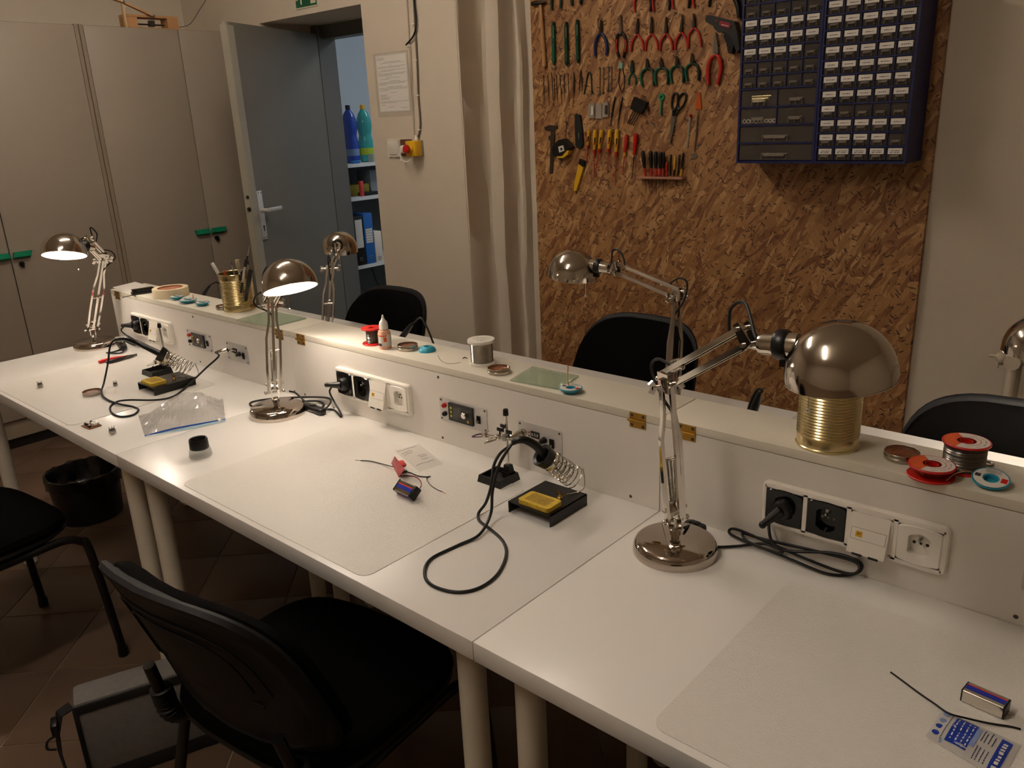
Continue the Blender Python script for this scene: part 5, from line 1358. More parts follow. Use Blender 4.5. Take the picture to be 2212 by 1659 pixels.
# ================================================================== radiator
M_RAD = mat('cream_radiator_paint', 'cfc3ae', 0.3)
rx = on(1, 1.66, 2172, 800).x; rz = on(1, 1.66, 2172, 776).z
t = thing('radiator', 'cream column radiator on the wall at the right of the chipboard panel', 'radiator', (rx, 1.68, .1))
for k in range(9):
    x = rx + .02 + k * .058
    mb = MB()
    for y in (1.645, 1.715): mb.tube([(x, y, .16), (x, y, rz - .01)], .016, 10, sub=1)
    for z in (.15, rz): mb.tube([(x, 1.625, z), (x, 1.735, z)], .024, 12, sub=1)
    part('column', mb, M_RAD, t)
for z in (.15, rz):
    mb = MB(); mb.tube([(rx - .012, 1.68, z), (rx + .55, 1.68, z)], .019, 12, sub=1); part('header_pipe', mb, M_RAD, t)
mb = MB(); mb.lathe([(.022, 0), (.026, .006), (.026, .016), (.014, .018), (.012, .026), (.006, .027), (.005, .048), (.0005, .049)], (rx - .008, 1.68, rz), (-1, 0, 0), 16); mb.box((rx - .030, 1.672, rz - .026), (.012, .012, .02)); part('bleed_valve', mb, M_RAD, t)
for xx in (rx + .06, rx + .45):
    mb = MB(); mb.box((xx, 1.77, rz - .05), (.02, .08, .02)); part('wall_bracket', mb, M_RAD, t); mb = MB(); mb.box((xx, 1.69, .06), (.03, .05, .12)); part('foot', mb, M_RAD, t)
# ================================================================== tools hung on the chipboard panel
ZS = 3.7708
def Z(zx, zy, off=0.0): return OB(1140 + zx / ZS, zy / ZS, off)
MM = 0.000436            # metres per drawing unit on the panel
def tool(name, label, cat, x, y, grp=None): return thing(name, label, cat, Z(x, y), 0, grp)
def limb(nm, pts, rad, m, t, off=None, n=10, sub=5, flat=False):
    rs = rad if isinstance(rad, (list, tuple)) else [rad] * len(pts)
    o = (max(rs) if off is None else off)
    mb = MB(); mb.tube([Z(x, y, o + .0005) for x, y in pts], list(rs), n, sub=sub); return part(nm, mb, m, t)
def cut(nm, pts, th, m, t, off=.0005):
    mb = MB(); mb.slab([Z(x, y, off) for x, y in pts], (0, -th, 0)); return part(nm, mb, m, t)
def disc(nm, x, y, r, th, m, t, off=.0005, hole=0):
    mb = MB()
    prof = [(r, 0), (r, th)] if not hole else [(r, 0), (r, th), (hole, th), (hole, 0), (r, 0)]
    mb.lathe(prof, Z(x, y, off), (0, -1, 0), 20, cap=not hole); return part(nm, mb, m, t)
def pin(x, y, t):
    mb = MB(); mb.cyl(Z(x, y, 0), Z(x, y, .016), .0012, n=6); part('nail', mb, M_STEEL, t)
M_GRN = mat('green_grip', '0f5a3c', 0.4); M_DGRN = mat('dark_green_grip', '0a2f22', 0.45); M_BLU = mat('blue_grip', '1b2350', 0.4)
M_JAW = mat('tool_steel', '4c453d', 0.38, 1.0); M_LJAW = mat('plated_steel', '8f8a82', 0.3, 1.0)
def pliers(px, py, tip, hl, hr, label, ml, mr, rj=.0045, rh=.0042, jaw=M_JAW, grp=None, bend=0, jw=11):
    t = tool('pliers', label, 'pliers', px, py, grp)
    tx, ty = tip
    nx, ny = -(ty - py), (tx - px); L = math.hypot(nx, ny); nx, ny = nx / L, ny / L
    for s in (-1, 1):
        cut('jaw', [(px + nx * s * 1, py), (px + nx * s * jw, py - 4), (px + nx * s * jw * .8 + (tx - px) * .35, py + ny * s * jw * .8 + (ty - py) * .35), (tx + nx * s * 3, ty + ny * s * 3), (tx + nx * s * .6, ty)], .007, jaw, t, .004)
    disc('pivot', px, py, .0052, .0105, jaw, t, .002)
    limb('handle', [(px + 6 * (1 if hl[0][0] < px else 1), py + 4)] + hl, [rj * .8, rh] + [rh] * (len(hl) - 2) + [rh * .85] if len(hl) > 1 else [rj, rh], ml, t)
    limb('handle', [(px - 6, py + 4)] + hr, [rj * .8, rh] + [rh] * (len(hr) - 2) + [rh * .85] if len(hr) > 1 else [rj, rh], mr, t)
    pin(px, py + 26, t)
    return t
def rel(px, py, l): return [(px + a, py + b) for a, b in l]
ords = ['first', 'second', 'third', 'fourth', 'fifth']
for k, (x, y, tp) in enumerate(((893, 268, (900, 150)), (1010, 262, (1012, 138)), (1128, 262, (1132, 138)), (1252, 252, (1266, 118)), (1357, 215, (1357, 110)))):
    w_ = 1.0 if k < 4 else 1.15
    pliers(x, y, tp, rel(x, y, [(-33 * w_, 55), (-48, 100), (-50, 155 * w_)]), rel(x, y, [(30 * w_, 50), (46, 95), (50 * w_, 145 * w_)]), 'red needle-nose pliers, %s in the row beside the black and red pliers' % ords[k], M_REDH, M_REDH, rh=.0046)
for k, (x, y) in enumerate(((978, 548), (1092, 542), (1218, 525), (1343, 508))):
    pliers(x, y, (x - 2, y - 72), rel(x, y, [(-40, 30), (-56, 85), (-44, 155)]), rel(x, y, [(36, 26), (50, 80), (46, 148)]), 'green flush cutters, %s in the row beside the small green pliers' % ords[k], M_GRN, M_DGRN, jw=15, rh=.0058)
for k, (x, y) in enumerate(((935, -75), (1087, -85), (1247, -100), (1415, -112))):
    pliers(x, y, (x, y - 110), rel(x, y, [(-45, 40), (-68, 100), (-60, 175)]), rel(x, y, [(42, 40), (68, 100), (62, 168)]), 'red pliers in the topmost row, %s from the green pliers' % ords[k], M_REDH, M_BLK if k != 1 else M_BLK, rh=.0052)
for k, (x, y) in enumerate(((232, -95), (395, -130))):
    pliers(x, y, (x, y - 100), rel(x, y, [(-30, 50), (-38, 110), (-34, 178)]), rel(x, y, [(30, 50), (38, 100), (34, 165)]), 'dark green pliers in the topmost row, %s from the hammer' % ords[k], M_DGRN, M_DGRN, rh=.0062)
t = pliers(597, 262, (604, 165), [(570, 295), (548, 370), (550, 462)], [(622, 295), (645, 375), (640, 452)], 'blue-handled wire strippers beside the green pumps', M_BLU, M_BLU, rh=.0066)
limb('adjust_rod', [(588, 250), (572, 210), (574, 152), (582, 150)], .0016, M_JAW, t, .009)
t = pliers(760, 268, (759, 122), [(734, 285), (720, 365), (740, 468)], [(786, 285), (800, 365), (780, 468)], 'black and red long-nose pliers between blue strippers and red pliers', M_BLK, M_BLK, rh=.0060, jaw=M_LJAW)
limb('red_inlay', [(728, 320), (720, 370), (728, 425)], .0042, M_REDH, t, .009); limb('red_inlay', [(793, 320), (801, 370), (794, 425)], .0042, M_REDH, t, .009)
pliers(1533, 438, (1535, 268), [(1496, 472), (1468, 560), (1472, 692)], [(1560, 472), (1573, 560), (1546, 690)], 'large red combination pliers below the black glue gun', mat('bright_red_vinyl', 'b8261a', .4), mat('bright_red_vinyl', 'b8261a', .4), rh=.0078, jaw=M_LJAW, jw=24)
pliers(853, 585, (854, 490), [(838, 612), (824, 650), (822, 693)], [(868, 612), (880, 645), (878, 690)], 'small green pliers with long dark jaws', M_GRN, M_GRN, rh=.0036, jaw=M_DGRN, jw=14)
# hammer
t = tool('hammer', 'hammer with wooden handle and dark head at the panel edge', 'hammer', 110, 40)
limb('handle', [(104, 40), (118, 250), (136, 540)], [.0075, .0082, .0095], M_WOOD, t, .011)
limb('head', [(34, 34), (60, 26), (100, 24), (150, 14)], [.0085, .0105, .0095, .004], M_JAW, t, .0115)
# desoldering pumps
for k, (x0, y0, x1, y1, yy) in enumerate(((208, 180, 212, 525, 345), (312, 178, 317, 532, 330), (402, 160, 409, 508, 300))):
    t = tool('desoldering_pump', 'green desoldering pump, %s from the hammer' % ords[k], 'desoldering pump', x0, y0, 'green desoldering pumps')
    limb('barrel', [(x0, y0 + 30), (x1, y1 - 30)], .0088, M_GRN if k == 0 else mat('mid_green', '0b4229', .4), t, sub=1); limb('nose', [(x1, y1 - 30), (x1, y1 - 8), (x1 + 1, y1 + 8)], [.0086, .0058, .0022], M_GRN if k == 0 else mat('mid_green', '0b4229', .4), t, .0082, sub=1)
    limb('tip', [(x1 + 1, y1 + 4), (x1 + 2, y1 + 26)], .0014, M_WPL, t, .0082, sub=1); limb('plunger', [(x0, y0), (x0, y0 + 34)], .0066, M_DGRN, t, .0082, sub=1)
    cut('clip', [(x0 - 3, y0 + 40), (x0 + 3, y0 + 40), (x0 + 4, y0 + 130), (x0 - 2, y0 + 130)], .0012, M_STEEL, t, .0162)
    disc('release_button', x1 - 6, (y0 + y1) / 2 - 10, .003, .004, M_BLK, t, .0145)
# needle files
ords8 = ords + ['sixth', 'seventh', 'eighth']
M_FILE = mat('file_steel', '4a3a2c', 0.45, 0.8)
for k, (x, y0, y1) in enumerate(((128, 610, 860), (163, 612, 862), (193, 590, 850), (216, 640, 845), (232, 610, 852), (262, 612, 860), (296, 598, 838), (327, 598, 835))):
    t = tool('needle_file', 'thin needle file, %s of the row counted from the panel edge under the pumps' % ords8[k], 'file', x, y0, 'needle files'); dx = (k % 3) * 5 + 6
    limb('file_handle', [(x, y0), (x + dx * .5, y0 + 110)], [.0016, .0014], M_FILE, t, .002, 6, 1); limb('blade', [(x + dx * .5, y0 + 110), (x + dx, y1)], [.0019, .0005], M_JAW, t, .002, 6, 1)
t = tool('probe', 'steel probe with a thick grip beside the needle files', 'probe', 375, 585); limb('grip', [(376, 585), (377, 640), (375, 745)], [.0012, .0035, .0042], M_FILE, t, None, 8, 1); limb('needle', [(375, 745), (372, 872)], [.0018, .0005], M_JAW, t, .0042, 6, 1)
for k, (x, y0, y1, sp) in enumerate(((432, 570, 765, 9),)):
    t = tool('tweezers', 'plain steel tweezers beside the probe', 'tweezers', x, y0); limb('arm', [(x, y0), (x - sp, y0 + 90), (x - sp - 4, y1)], [.0012, .0022, .0006], M_JAW, t, .0025, 6, 2); limb('arm', [(x, y0), (x + sp, y0 + 90), (x + sp, y1)], [.0012, .0022, .0006], M_JAW, t, .0025, 6, 2)
t = tool('tweezers', 'black sprung bow tweezers like an upside-down letter U', 'tweezers', 500, 590); limb('bow', [(458, 768), (474, 690), (488, 610), (502, 588), (515, 610), (520, 690), (523, 768)], .0028, M_DGRN, t, None, 8, 4)
# spanners
for k, (x, y0, y1) in enumerate(((588, 556, 768), (618, 556, 758), (658, 548, 738), (683, 548, 736))):
    t = tool('spanner', 'small steel spanner, %s beside the bow tweezers' % ords[k], 'spanner', x, y0, 'small spanners')
    limb('shank', [(x, y0), (x - 3, y1)], .0018, M_LJAW, t, .003, 8, 1); disc('ring_end', x, y0, .0048, .004, M_LJAW, t, .001, .0022); disc('ring_end', x - 3, y1, .0052, .004, M_LJAW, t, .001, .0025)
t = tool('clamp_forceps', 'steel forceps with a green sticker at the top', 'forceps', 762, 520)
cut('sticker', [(746, 510), (776, 510), (774, 560), (744, 560)], .0035, mat('pale_green_sticker', '7fae92', .5), t)
limb('arm', [(752, 555), (740, 650), (752, 720), (768, 758)], [.0018, .0020, .0016, .0008], M_JAW, t, .0026, 6, 4); limb('arm', [(772, 555), (788, 650), (783, 710), (770, 758)], [.0018, .0020, .0016, .0008], M_JAW, t, .0026, 6, 4)
# three clear cases
for k, (x, y) in enumerate(((529, 905), (587, 910), (641, 898))):
    t = tool('clear_case', 'small clear plastic case, %s beside the black craft tweezers' % ords[k], 'case', x, y, 'small clear cases')
    cut('case', [(x - 24, y - 62), (x + 22, y - 62), (x + 24, y + 55), (x - 26, y + 58)], .009, mat('frosted_case', 'b9ad9e', .3, alpha=.6), t)
    if k != 1: cut('insert', [(x - 8, y - 40), (x + 8, y - 40), (x + 8, y + 30), (x - 10, y + 32)], .004, M_LABELW if k == 0 else M_DSTEEL, t, .0105)
    cut('hang_tab', [(x - 8, y - 74), (x + 8, y - 74), (x + 6, y - 60), (x - 8, y - 60)], .002, mat('frosted_case', 'b9ad9e', .3, alpha=.6), t)
for k, (a, b, c) in enumerate((((712, 788), (690, 900), (670, 1030)), ((773, 788), (750, 905), (728, 1038)))):
    t = tool('craft_tweezers', 'black craft tweezers with steel points, %s from the clear cases' % ords[k], 'tweezers', a[0], a[1])
    limb('grip', [a, b], [.0022, .0040], M_BLK, t, None, 8, 2); limb('points', [b, ((b[0] + c[0]) / 2, (b[1] + c[1]) / 2 + 10), c], [.0034, .0022, .0006], M_JAW, t, .004, 8, 2)
t = tool('hex_key_set', 'black folding set of hex keys fanned out', 'hex keys', 900, 850)
cut('holder', [(882, 788), (985, 835), (968, 880), (935, 925), (848, 885), (862, 830)], .014, M_BLK, t)
for k in range(4): limb('hex_key', [(862 + k * 18, 900 + k * 8), (812 + k * 15, 1005 + k * 6)], .0021, M_BLK, t, .006, 6, 1)
for k in range(6): limb('hex_key', [(915 + k * 11, 830 + k * 14), (930 + k * 10, 772 + k * 22 - 10 * (k % 2)), (962 + k * 5, 790 + k * 30)], .0015, M_JAW, t, .006 + .002 * (k % 2), 6, 1)
t = tool('spoke_key', 'green plastic ring key with short stem', 'key', 1095, 788)
disc('ring', 1094, 790, .0135, .006, mat('mint_green_plastic', '1f8a5e', .4), t, .0005, .0045); limb('stem', [(1090, 815), (1087, 870), (1083, 938)], [.0042, .0040, .0036], mat('mint_green_plastic', '1f8a5e', .4), t)
t = tool('scissors', 'black handled scissors hanging blades down', 'scissors', 1205, 940)
def loop(cx, cy, a, b, rot, n=18): return [(cx + a * math.cos(2 * math.pi * i / n) * math.cos(rot) - b * math.sin(2 * math.pi * i / n) * math.sin(rot), cy + a * math.cos(2 * math.pi * i / n) * math.sin(rot) + b * math.sin(2 * math.pi * i / n) * math.cos(rot)) for i in range(n + 1)]
limb('finger_bow', loop(1198, 828, 24, 72, .12), .0042, M_BLK, t, .005, 8, 1); limb('finger_bow', loop(1254, 822, 28, 70, .35), .0042, M_BLK, t, .005, 8, 1)
limb('handle_shank', [(1190, 895), (1186, 945)], [.007, .005], M_BLK, t, .007, 8, 1); limb('handle_shank', [(1232, 890), (1205, 940)], [.006, .005], M_BLK, t, .007, 8, 1)
cut('blade', [(1172, 935), (1208, 930), (1200, 1010), (1163, 1178), (1158, 1175), (1165, 1040)], .0035, M_LJAW, t, .003)
t = tool('spudger', 'orange tapered plastic opening tool', 'pry tool', 1394, 760); cut('wedge', [(1388, 752), (1408, 752), (1419, 892), (1367, 890)], .004, mat('orange_plastic', 'c2560f', .4), t); pin(1398, 770, t)
t = tool('voltage_tester', 'clear screwdriver tester with red cap', 'tester', 1325, 935); limb('barrel', [(1322, 950), (1296, 1205)], [.0045, .0035], M_CLRP, t, None, 10, 1); limb('cap', [(1326, 930), (1322, 952)], .0052, M_RED, t, .0054, 10, 1)
t = tool('inspection_mirror', 'telescopic steel inspection mirror', 'mirror', 1385, 940); limb('tube', [(1388, 905), (1386, 945)], .0016, M_LJAW, t, .004, 8, 1); limb('tube', [(1385, 942), (1370, 1110)], .0034, M_LJAW, t, .004, 10, 1); limb('tube', [(1370, 1110), (1357, 1235)], .0022, M_LJAW, t, .004, 8, 1); disc('mirror_disc', 1362, 1272, .0115, .004, M_LJAW, t)
# caliper
M_BRZ = mat('dull_steel', '4b3f33', 0.5, 0.6)
t = tool('caliper', 'dark steel vernier caliper at the panel edge', 'caliper', 190, 1040)
cut('beam', [(190, 1050), (226, 1050), (207, 1412), (182, 1412)], .0035, M_BRZ, t); cut('jaw', [(138, 1036), (178, 1018), (246, 1022), (248, 1048), (214, 1062), (186, 1068), (146, 1060)], .0045, M_BRZ, t); cut('slider', [(176, 1105), (226, 1098), (222, 1150), (174, 1140)], .006, M_BRZ, t)
# tape measure
t = tool('tape_measure', 'black and yellow tape measure hanging by its loop', 'tape measure', 300, 1130)
cut('housing', [(252, 1170), (285, 1138), (325, 1128), (350, 1152), (388, 1195), (366, 1222), (345, 1270), (300, 1288), (258, 1275), (236, 1250), (232, 1205)], .032, M_BLK, t)
cut('yellow_trim', [(345, 1225), (366, 1222), (352, 1258), (312, 1285), (270, 1282), (262, 1272), (310, 1268)], .026, M_YEL, t, .008); cut('maker_plate', [(250, 1195), (290, 1183), (300, 1228), (258, 1242)], .002, M_LABELW, t, .033); cut('maker_mark', [(264, 1206), (280, 1202), (284, 1220), (268, 1226)], .001, M_INK, t, .0352)
limb('wrist_loop', [(306, 1132), (312, 1060), (318, 1010), (304, 985), (326, 1005)], .0016, M_BLK, t, .006, 6, 3)
t = tool('utility_knife', 'black utility knife standing upright above the tape measure', 'knife', 420, 940); cut('body', [(394, 940), (404, 926), (436, 938), (452, 1060), (460, 1180), (446, 1205), (412, 1205), (398, 1180)], .011, mat('knife_black', '1a1c1a', .5), t); cut('slide', [(412, 1080), (422, 1078), (424, 1135), (414, 1136)], .002, M_LJAW, t, .012)
t = tool('utility_knife', 'yellow snap-off knife with black end', 'knife', 440, 1310); cut('body', [(424, 1330), (464, 1358), (452, 1400), (404, 1555), (384, 1552), (388, 1500)], .010, M_YEL, t); cut('end_cap', [(436, 1292), (474, 1310), (470, 1345), (462, 1360), (424, 1332)], .011, M_BLK, t); cut('blade', [(386, 1552), (402, 1554), (394, 1585)], .002, M_BRZ, t, .004)
# insulated screwdrivers
def driver(x0, y0, x1, y1, x2, y2, label, m1, m2, ms, r=.0085, window=True, grp='insulated screwdrivers'):
    t = tool('screwdriver', label, 'screwdriver', x0, y0, grp); dx, dy = x1 - x0, y1 - y0
    f = lambda k: (x0 + dx * k, y0 + dy * k)
    limb('handle', [f(0), f(.06), f(.3), f(.62), f(.85), f(1)], [r * .55, r * .95, r * 1.05, r * .85, r * .62, r * .7], m1, t, r * 1.06, 12, 2)
    limb('collar', [f(.84), f(1.0)], [r * .70, r * .82], m2, t, r * 1.06, 12, 1)
    limb('shaft', [(x1, y1), (x2, y2)], [.0024, .0016], ms, t, r * 1.06, 8, 1)
    limb('blade_tip', [(x2 + (x1 - x2) * .04, y2 + (y1 - y2) * .04), (x2, y2 + 4)], [.0015, .0010], M_JAW, t, r * 1.06, 6, 1)
    if window:
        cut('grip_inlay', [(x0 + dx * .05 - 16, y0 + dy * .12), (x0 + dx * .1 - 2, y0 + dy * .08), (x0 + dx * .6 + 2, y0 + dy * .62), (x0 + dx * .6 - 10, y0 + dy * .66)], .002, M_REDH, t, r * 1.75)
        cut('size_window', [(x0 + dx * .38 - 4, y0 + dy * .34), (x0 + dx * .38 + 5, y0 + dy * .34), (x0 + dx * .55 + 4, y0 + dy * .56), (x0 + dx * .55 - 4, y0 + dy * .56)], .0012, M_BLK, t, r * 2.05)
for k, q in enumerate(((497, 1062, 488, 1205, 480, 1312), (550, 1055, 541, 1250, 540, 1448), (604, 1055, 580, 1240, 548, 1440), (671, 1053, 655, 1240, 650, 1390), (728, 1053, 718, 1270, 712, 1508))):
    driver(*q, 'yellow and red insulated screwdriver, %s beside the tape measure' % ords[k], M_YEL, M_REDH, M_REDH, .0097 if k else .0075)
driver(806, 1095, 788, 1270, 774, 1408, 'red screwdriver with a yellow neck ring', M_REDH, M_YEL, M_REDH, .0085, False)
driver(884, 1088, 868, 1256, 848, 1452, 'clear red screwdriver with bare steel shaft', mat('clear_red', 'b31210', .15), mat('clear_red', 'b31210', .15), M_JAW, .0092, False)
# rack with small drivers
t = tool('tool_rack', 'pinkish wooden rack holding a row of small screwdrivers', 'rack', 1100, 1440)
mb = MB(); a, b = Z(918, 1440), Z(1290, 1448); mb.box(((a.x + b.x) / 2, YO - .017, (a.z + b.z) / 2), (abs(b.x - a.x), .034, .0085)); part('rail', mb, mat('pink_wood', 'b07a62', .6), t)
for x in (935, 1268):
    mb = MB(); mb.lathe([(.004, 0), (.003, .003)], Z(x, 1468), (0, -1, 0), 8); part('screw', mb, M_STEEL, t)
def racked(x0, y0, x1, y1, y2, r, cols, label):
    t = tool('screwdriver', label, 'screwdriver', x1, y1, 'screwdrivers in the rack'); o = .019
    f = lambda k: (x0 + (x1 - x0) * k, y0 + (y1 - y0) * k)
    limb('handle', [f(0), f(.08), f(.35), f(.7)], [r * .6, r, r * 1.05, r * .75], cols[0], t, o, 10, 2); limb('collar', [f(.68), f(1.0)], [r * .72, r * .8], cols[1], t, o, 10, 1)
    if y2: limb('shaft', [(x1, y1), (x1 + (x1 - x0) * .25, y2)], [.0017, .0012], M_JAW, t, o, 6, 1)
for k, q in enumerate(((936, 1228, 958, 1430, 1560), (1002, 1230, 1009, 1430, 1580), (1042, 1232, 1046, 1430, 1572), (1082, 1238, 1076, 1430, 1500))):
    racked(*q, .0082, (M_BLK, M_REDH), 'black and red screwdriver, %s in the wooden rack' % ords[k])
racked(1108, 1236, 1104, 1430, 1556, .0058, (M_BLK, M_REDH), 'slim black and red screwdriver in the middle of the wooden rack')
racked(1134, 1322, 1129, 1430, 1530, .0045, (M_REDH, M_REDH), 'short red screwdriver in the wooden rack')
for k, (q, c) in enumerate((((1168, 1258, 1161, 1430, 0), (M_BLK, M_BLK)), ((1202, 1268, 1190, 1430, 1480), (M_YEL, M_BLK)), ((1238, 1258, 1222, 1430, 0), (M_BRZ, M_BLK)), ((1270, 1243, 1246, 1432, 0), (M_BLK, M_YEL)))):
    racked(*q, .0046, c, 'precision screwdriver in the rack, %s after the short red one' % ords[k])
# glue gun and the tool above it
t = tool('glue_gun', 'black hot glue gun with a red name plate', 'glue gun', 1600, 200)
cut('body', [(1480, 160), (1492, 128), (1520, 130), (1690, 172), (1716, 180), (1738, 260), (1760, 400), (1735, 430), (1690, 300), (1640, 268), (1588, 268), (1556, 240), (1545, 215), (1486, 182)], .034, mat('charcoal_gun', '1c1815', .45), t)
cut('grip', [(1640, 255), (1690, 275), (1712, 330), (1690, 440), (1662, 436), (1642, 340), (1620, 300)], .028, M_BLK, t, .004)
cut('name_plate', [(1562, 178), (1574, 170), (1640, 186), (1654, 198), (1648, 226), (1634, 230), (1570, 212), (1560, 200)], .002, mat('plate_red', '8f1f28', .4), t, .035)
mb = MB(); a = Z(1607, 202, .0375)
for k, x in enumerate((1580, 1592, 1604, 1616, 1628)): mb.slab([Z(x, 196 + (x - 1580) * .23, .0372), Z(x + 7, 198 + (x - 1580) * .23, .0372), Z(x + 6, 206 + (x - 1580) * .23, .0372), Z(x - 1, 204 + (x - 1580) * .23, .0372)], (0, -.0004, 0))
part('plate_print', mb, M_LABELW, t)['kind'] = 'stuff'
disc('warning_light', 1536, 170, .003, .002, M_RED, t, .0345)
t = tool('cable_crimper', 'black handled crimping tool at the top beside the drawers', 'crimper', 1700, 10)
limb('handle', [(1650, -90), (1690, -10), (1715, 60), (1722, 148)], [.007, .011, .010, .008], M_BLK, t); limb('handle', [(1680, -100), (1745, -10), (1768, 60), (1775, 140)], [.007, .010, .009, .008], M_BLK, t, .016); cut('crimp_head', [(1600, -170), (1690, -160), (1700, -80), (1640, -70), (1610, -110)], .014, M_JAW, t)
# ================================================================== drawer cabinets
M_DBLUE = mat('navy_cabinet_plastic', '151b52', 0.5)
M_SMOKE = mat('smoky_clear_plastic', '8f8578', 0.14, alpha=0.20)
M_SMOKE2 = mat('clear_plastic_lip', 'b5aa9c', 0.2, alpha=0.5)
M_DARKBITS = mat('dark_bits', '2a2420', 0.6)
YF = YO - .165
ux0, um, ux1 = on(1, YF, 1590, 353).x, on(1, YF, 1757, 354).x, on(1, YF, 1955, 355).x
uz0 = on(1, YF, 1700, 353).z
DM = {}
def drawer_mesh(w_, h):
    k = (round(w_, 4), round(h, 4))
    if k in DM: return DM[k]
    D = .13
    mb = MB(); mb.box((0, .0007, 0), (w_, .0014, h))
    mb.box((0, D / 2, -h / 2 + .0006), (w_ - .002, D, .0012))
    for s in (-1, 1): mb.box((s * (w_ / 2 - .0006), D / 2, -h * .08), (.0012, D, h * .8))
    mb.box((0, D, -h * .08), (w_ - .002, .0012, h * .8))
    me = mb.mesh('drawer', M_SMOKE)
    # pull lip: trapezoid shelf with two ribs
    lw = min(w_ * .5, .07) if w_ < .1 else w_ * .34
    mb = MB(); zt = -h * .05; zb = -h * .46
    mb.slab([(-lw * .55, -.001, zt), (lw * .55, -.001, zt), (lw * .45, -.011, zt - .004), (-lw * .45, -.011, zt - .004)], (0, 0, -.0012))
    mb.slab([(-lw * .45, -.011, zt - .004), (lw * .45, -.011, zt - .004), (lw * .4, -.0085, zb * .55), (-lw * .4, -.0085, zb * .55)], (0, -.0010, 0))
    for s in ((-1, 1) if w_ < .1 else (-1, 0, 1)): mb.box((s * lw * .5, -.0045, (zt + zb) / 2), (.0010, .008, zt - zb))
    ml = mb.mesh('pull', M_SMOKE2)
    LM_ = []
    for v in range(4):
        mb = MB(); mb.box((0, -.0022, h * .22), (w_ * .84, .0006, h * .46))
        r = random.Random(v + 5); M = Matrix(((1, 0, 0, 0), (0, 0, 1, -.0027), (0, 1, 0, 0), (0, 0, 0, 1)))
        for q in range(1 if v < 3 else 2): dashes(mb, M, -w_ * .3 + r.uniform(0, .004), w_ * (.22 + .08 * r.random()), h * (.2 - .13 * q + .05 * (v == 3)), .0024, 1, v * 7 + q)
        LM_.append(mb.mesh('card_label', [M_PAPER, M_INK]))
    mb = MB(); r = random.Random(int(w_ * 1e4))
    for q in range(7): mb.box((r.uniform(-.4, .4) * w_, r.uniform(.008, .04), -h / 2 + .0035 + r.uniform(0, .004)), (.007 + r.random() * .006, .008, .005), M=None)
    mc = mb.mesh('bits', M_DARKBITS)
    DM[k] = (me, ml, LM_, mc); return DM[k]
def drawer_unit(x0, x1, rows, label):
    """rows from the bottom: (height, columns, label flags)"""
    H = sum(r[0] for r in rows) + .016
    t = thing('drawer_cabinet', label, 'drawer cabinet', ((x0 + x1) / 2, YO - .08, uz0), 0, 'navy drawer cabinets on the panel')
    bw = .007; D = YO - YF; mb = MB(); yc = (YO + YF) / 2; zc = uz0 + H / 2
    for x in (x0 + bw / 2, x1 - bw / 2): mb.box((x, yc, zc), (bw, D, H))
    for z in (uz0 + .004, uz0 + H - .004): mb.box(((x0 + x1) / 2, yc, z), (x1 - x0 - 2 * bw, D, .008))
    mb.box(((x0 + x1) / 2, YO - .002, zc), (x1 - x0 - 2 * bw, .004, H - .016))
    z = uz0 + .008
    for i, (h, n, fl) in enumerate(rows):
        if i: mb.box(((x0 + x1) / 2, yc - .003, z), (x1 - x0 - 2 * bw, D - .006, .0045))
        cw = (x1 - x0 - 2 * bw) / n
        for c in range(1, n): mb.box((x0 + bw + c * cw, yc - .003, z + h / 2), (.003, D - .006, h - .0045))
        z += h
    part('frame', mb, M_DBLUE, t)
    z = uz0 + .008; base = t.location
    for i, (h, n, fl) in enumerate(rows):
        cw = (x1 - x0 - 2 * bw) / n
        for c in range(n):
            me, ml, LM_, mc = drawer_mesh(cw - .0045, h - .0065)
            o = link('drawer', me, t, Vector((x0 + bw + (c + .5) * cw, YF + .004, z + h / 2)) - base)
            link('pull', ml, o)
            if fl[c] == '1': link('card_label', LM_[random.choice((0, 1, 2)) if i else 3], o)
            if fl[c] != '_' and random.random() < .8:
                b = link('contents', mc, o); b['kind'] = 'stuff'
        z += h
    return t
small, big = .0458, .0612
LU = drawer_unit(ux0, um - .001, [(big, 1, '_'), (big, 1, '_'), (big, 2, '__'), (big, 2, '__'), (small, 5, '00000'), (small, 5, '00000'), (small, 5, '11110'), (small, 5, '11111'), (small, 5, '11111'), (small, 5, '00000'), (small, 5, '00000')], 'navy drawer cabinet with wide clear drawers at the bottom')
RU = drawer_unit(um + .001, ux1, [(small * 1.0, 5, '11111'), (small, 5, '11110'), (small, 5, '11111'), (small, 5, '10000')] + [(small, 5, '11111')] * 8, 'navy drawer cabinet of small labelled drawers only')
# visible contents of a few drawers
drs = [o for o in LU.children if o.name.startswith('drawer')]
def fill(o, mb, m):
    b = link('contents', mb.mesh('contents', m), o); b['kind'] = 'stuff'
mb = MB()
for k in range(3): mb.cyl((-.035, .02, -.012 + k * .009), (.02 + .01 * k, .014, -.012 + k * .009), .0045, n=10)
fill(drs[4], mb, M_GOLD)
mb = MB()
for k in range(9): mb.lathe([(.0075, 0), (.0075, .012), (.004, .012), (.004, 0), (.0075, 0)], (-.06 + k * .0145, .018, -.016), (.5 if k < 5 else .1, -1, 0), 12, cap=False)
fill(drs[2], mb, M_WPL)
dru = [o for o in RU.children if o.name.startswith('drawer')]
for c in range(3):
    mb = MB(); r = random.Random(c)
    for q in range(8): mb.box((r.uniform(-.018, .018), r.uniform(.006, .03), -.013 + r.uniform(0, .008)), (.008, .008, .004))
    fill(dru[55 + c], mb, mat('teal_bits', '1f9a80', .4))
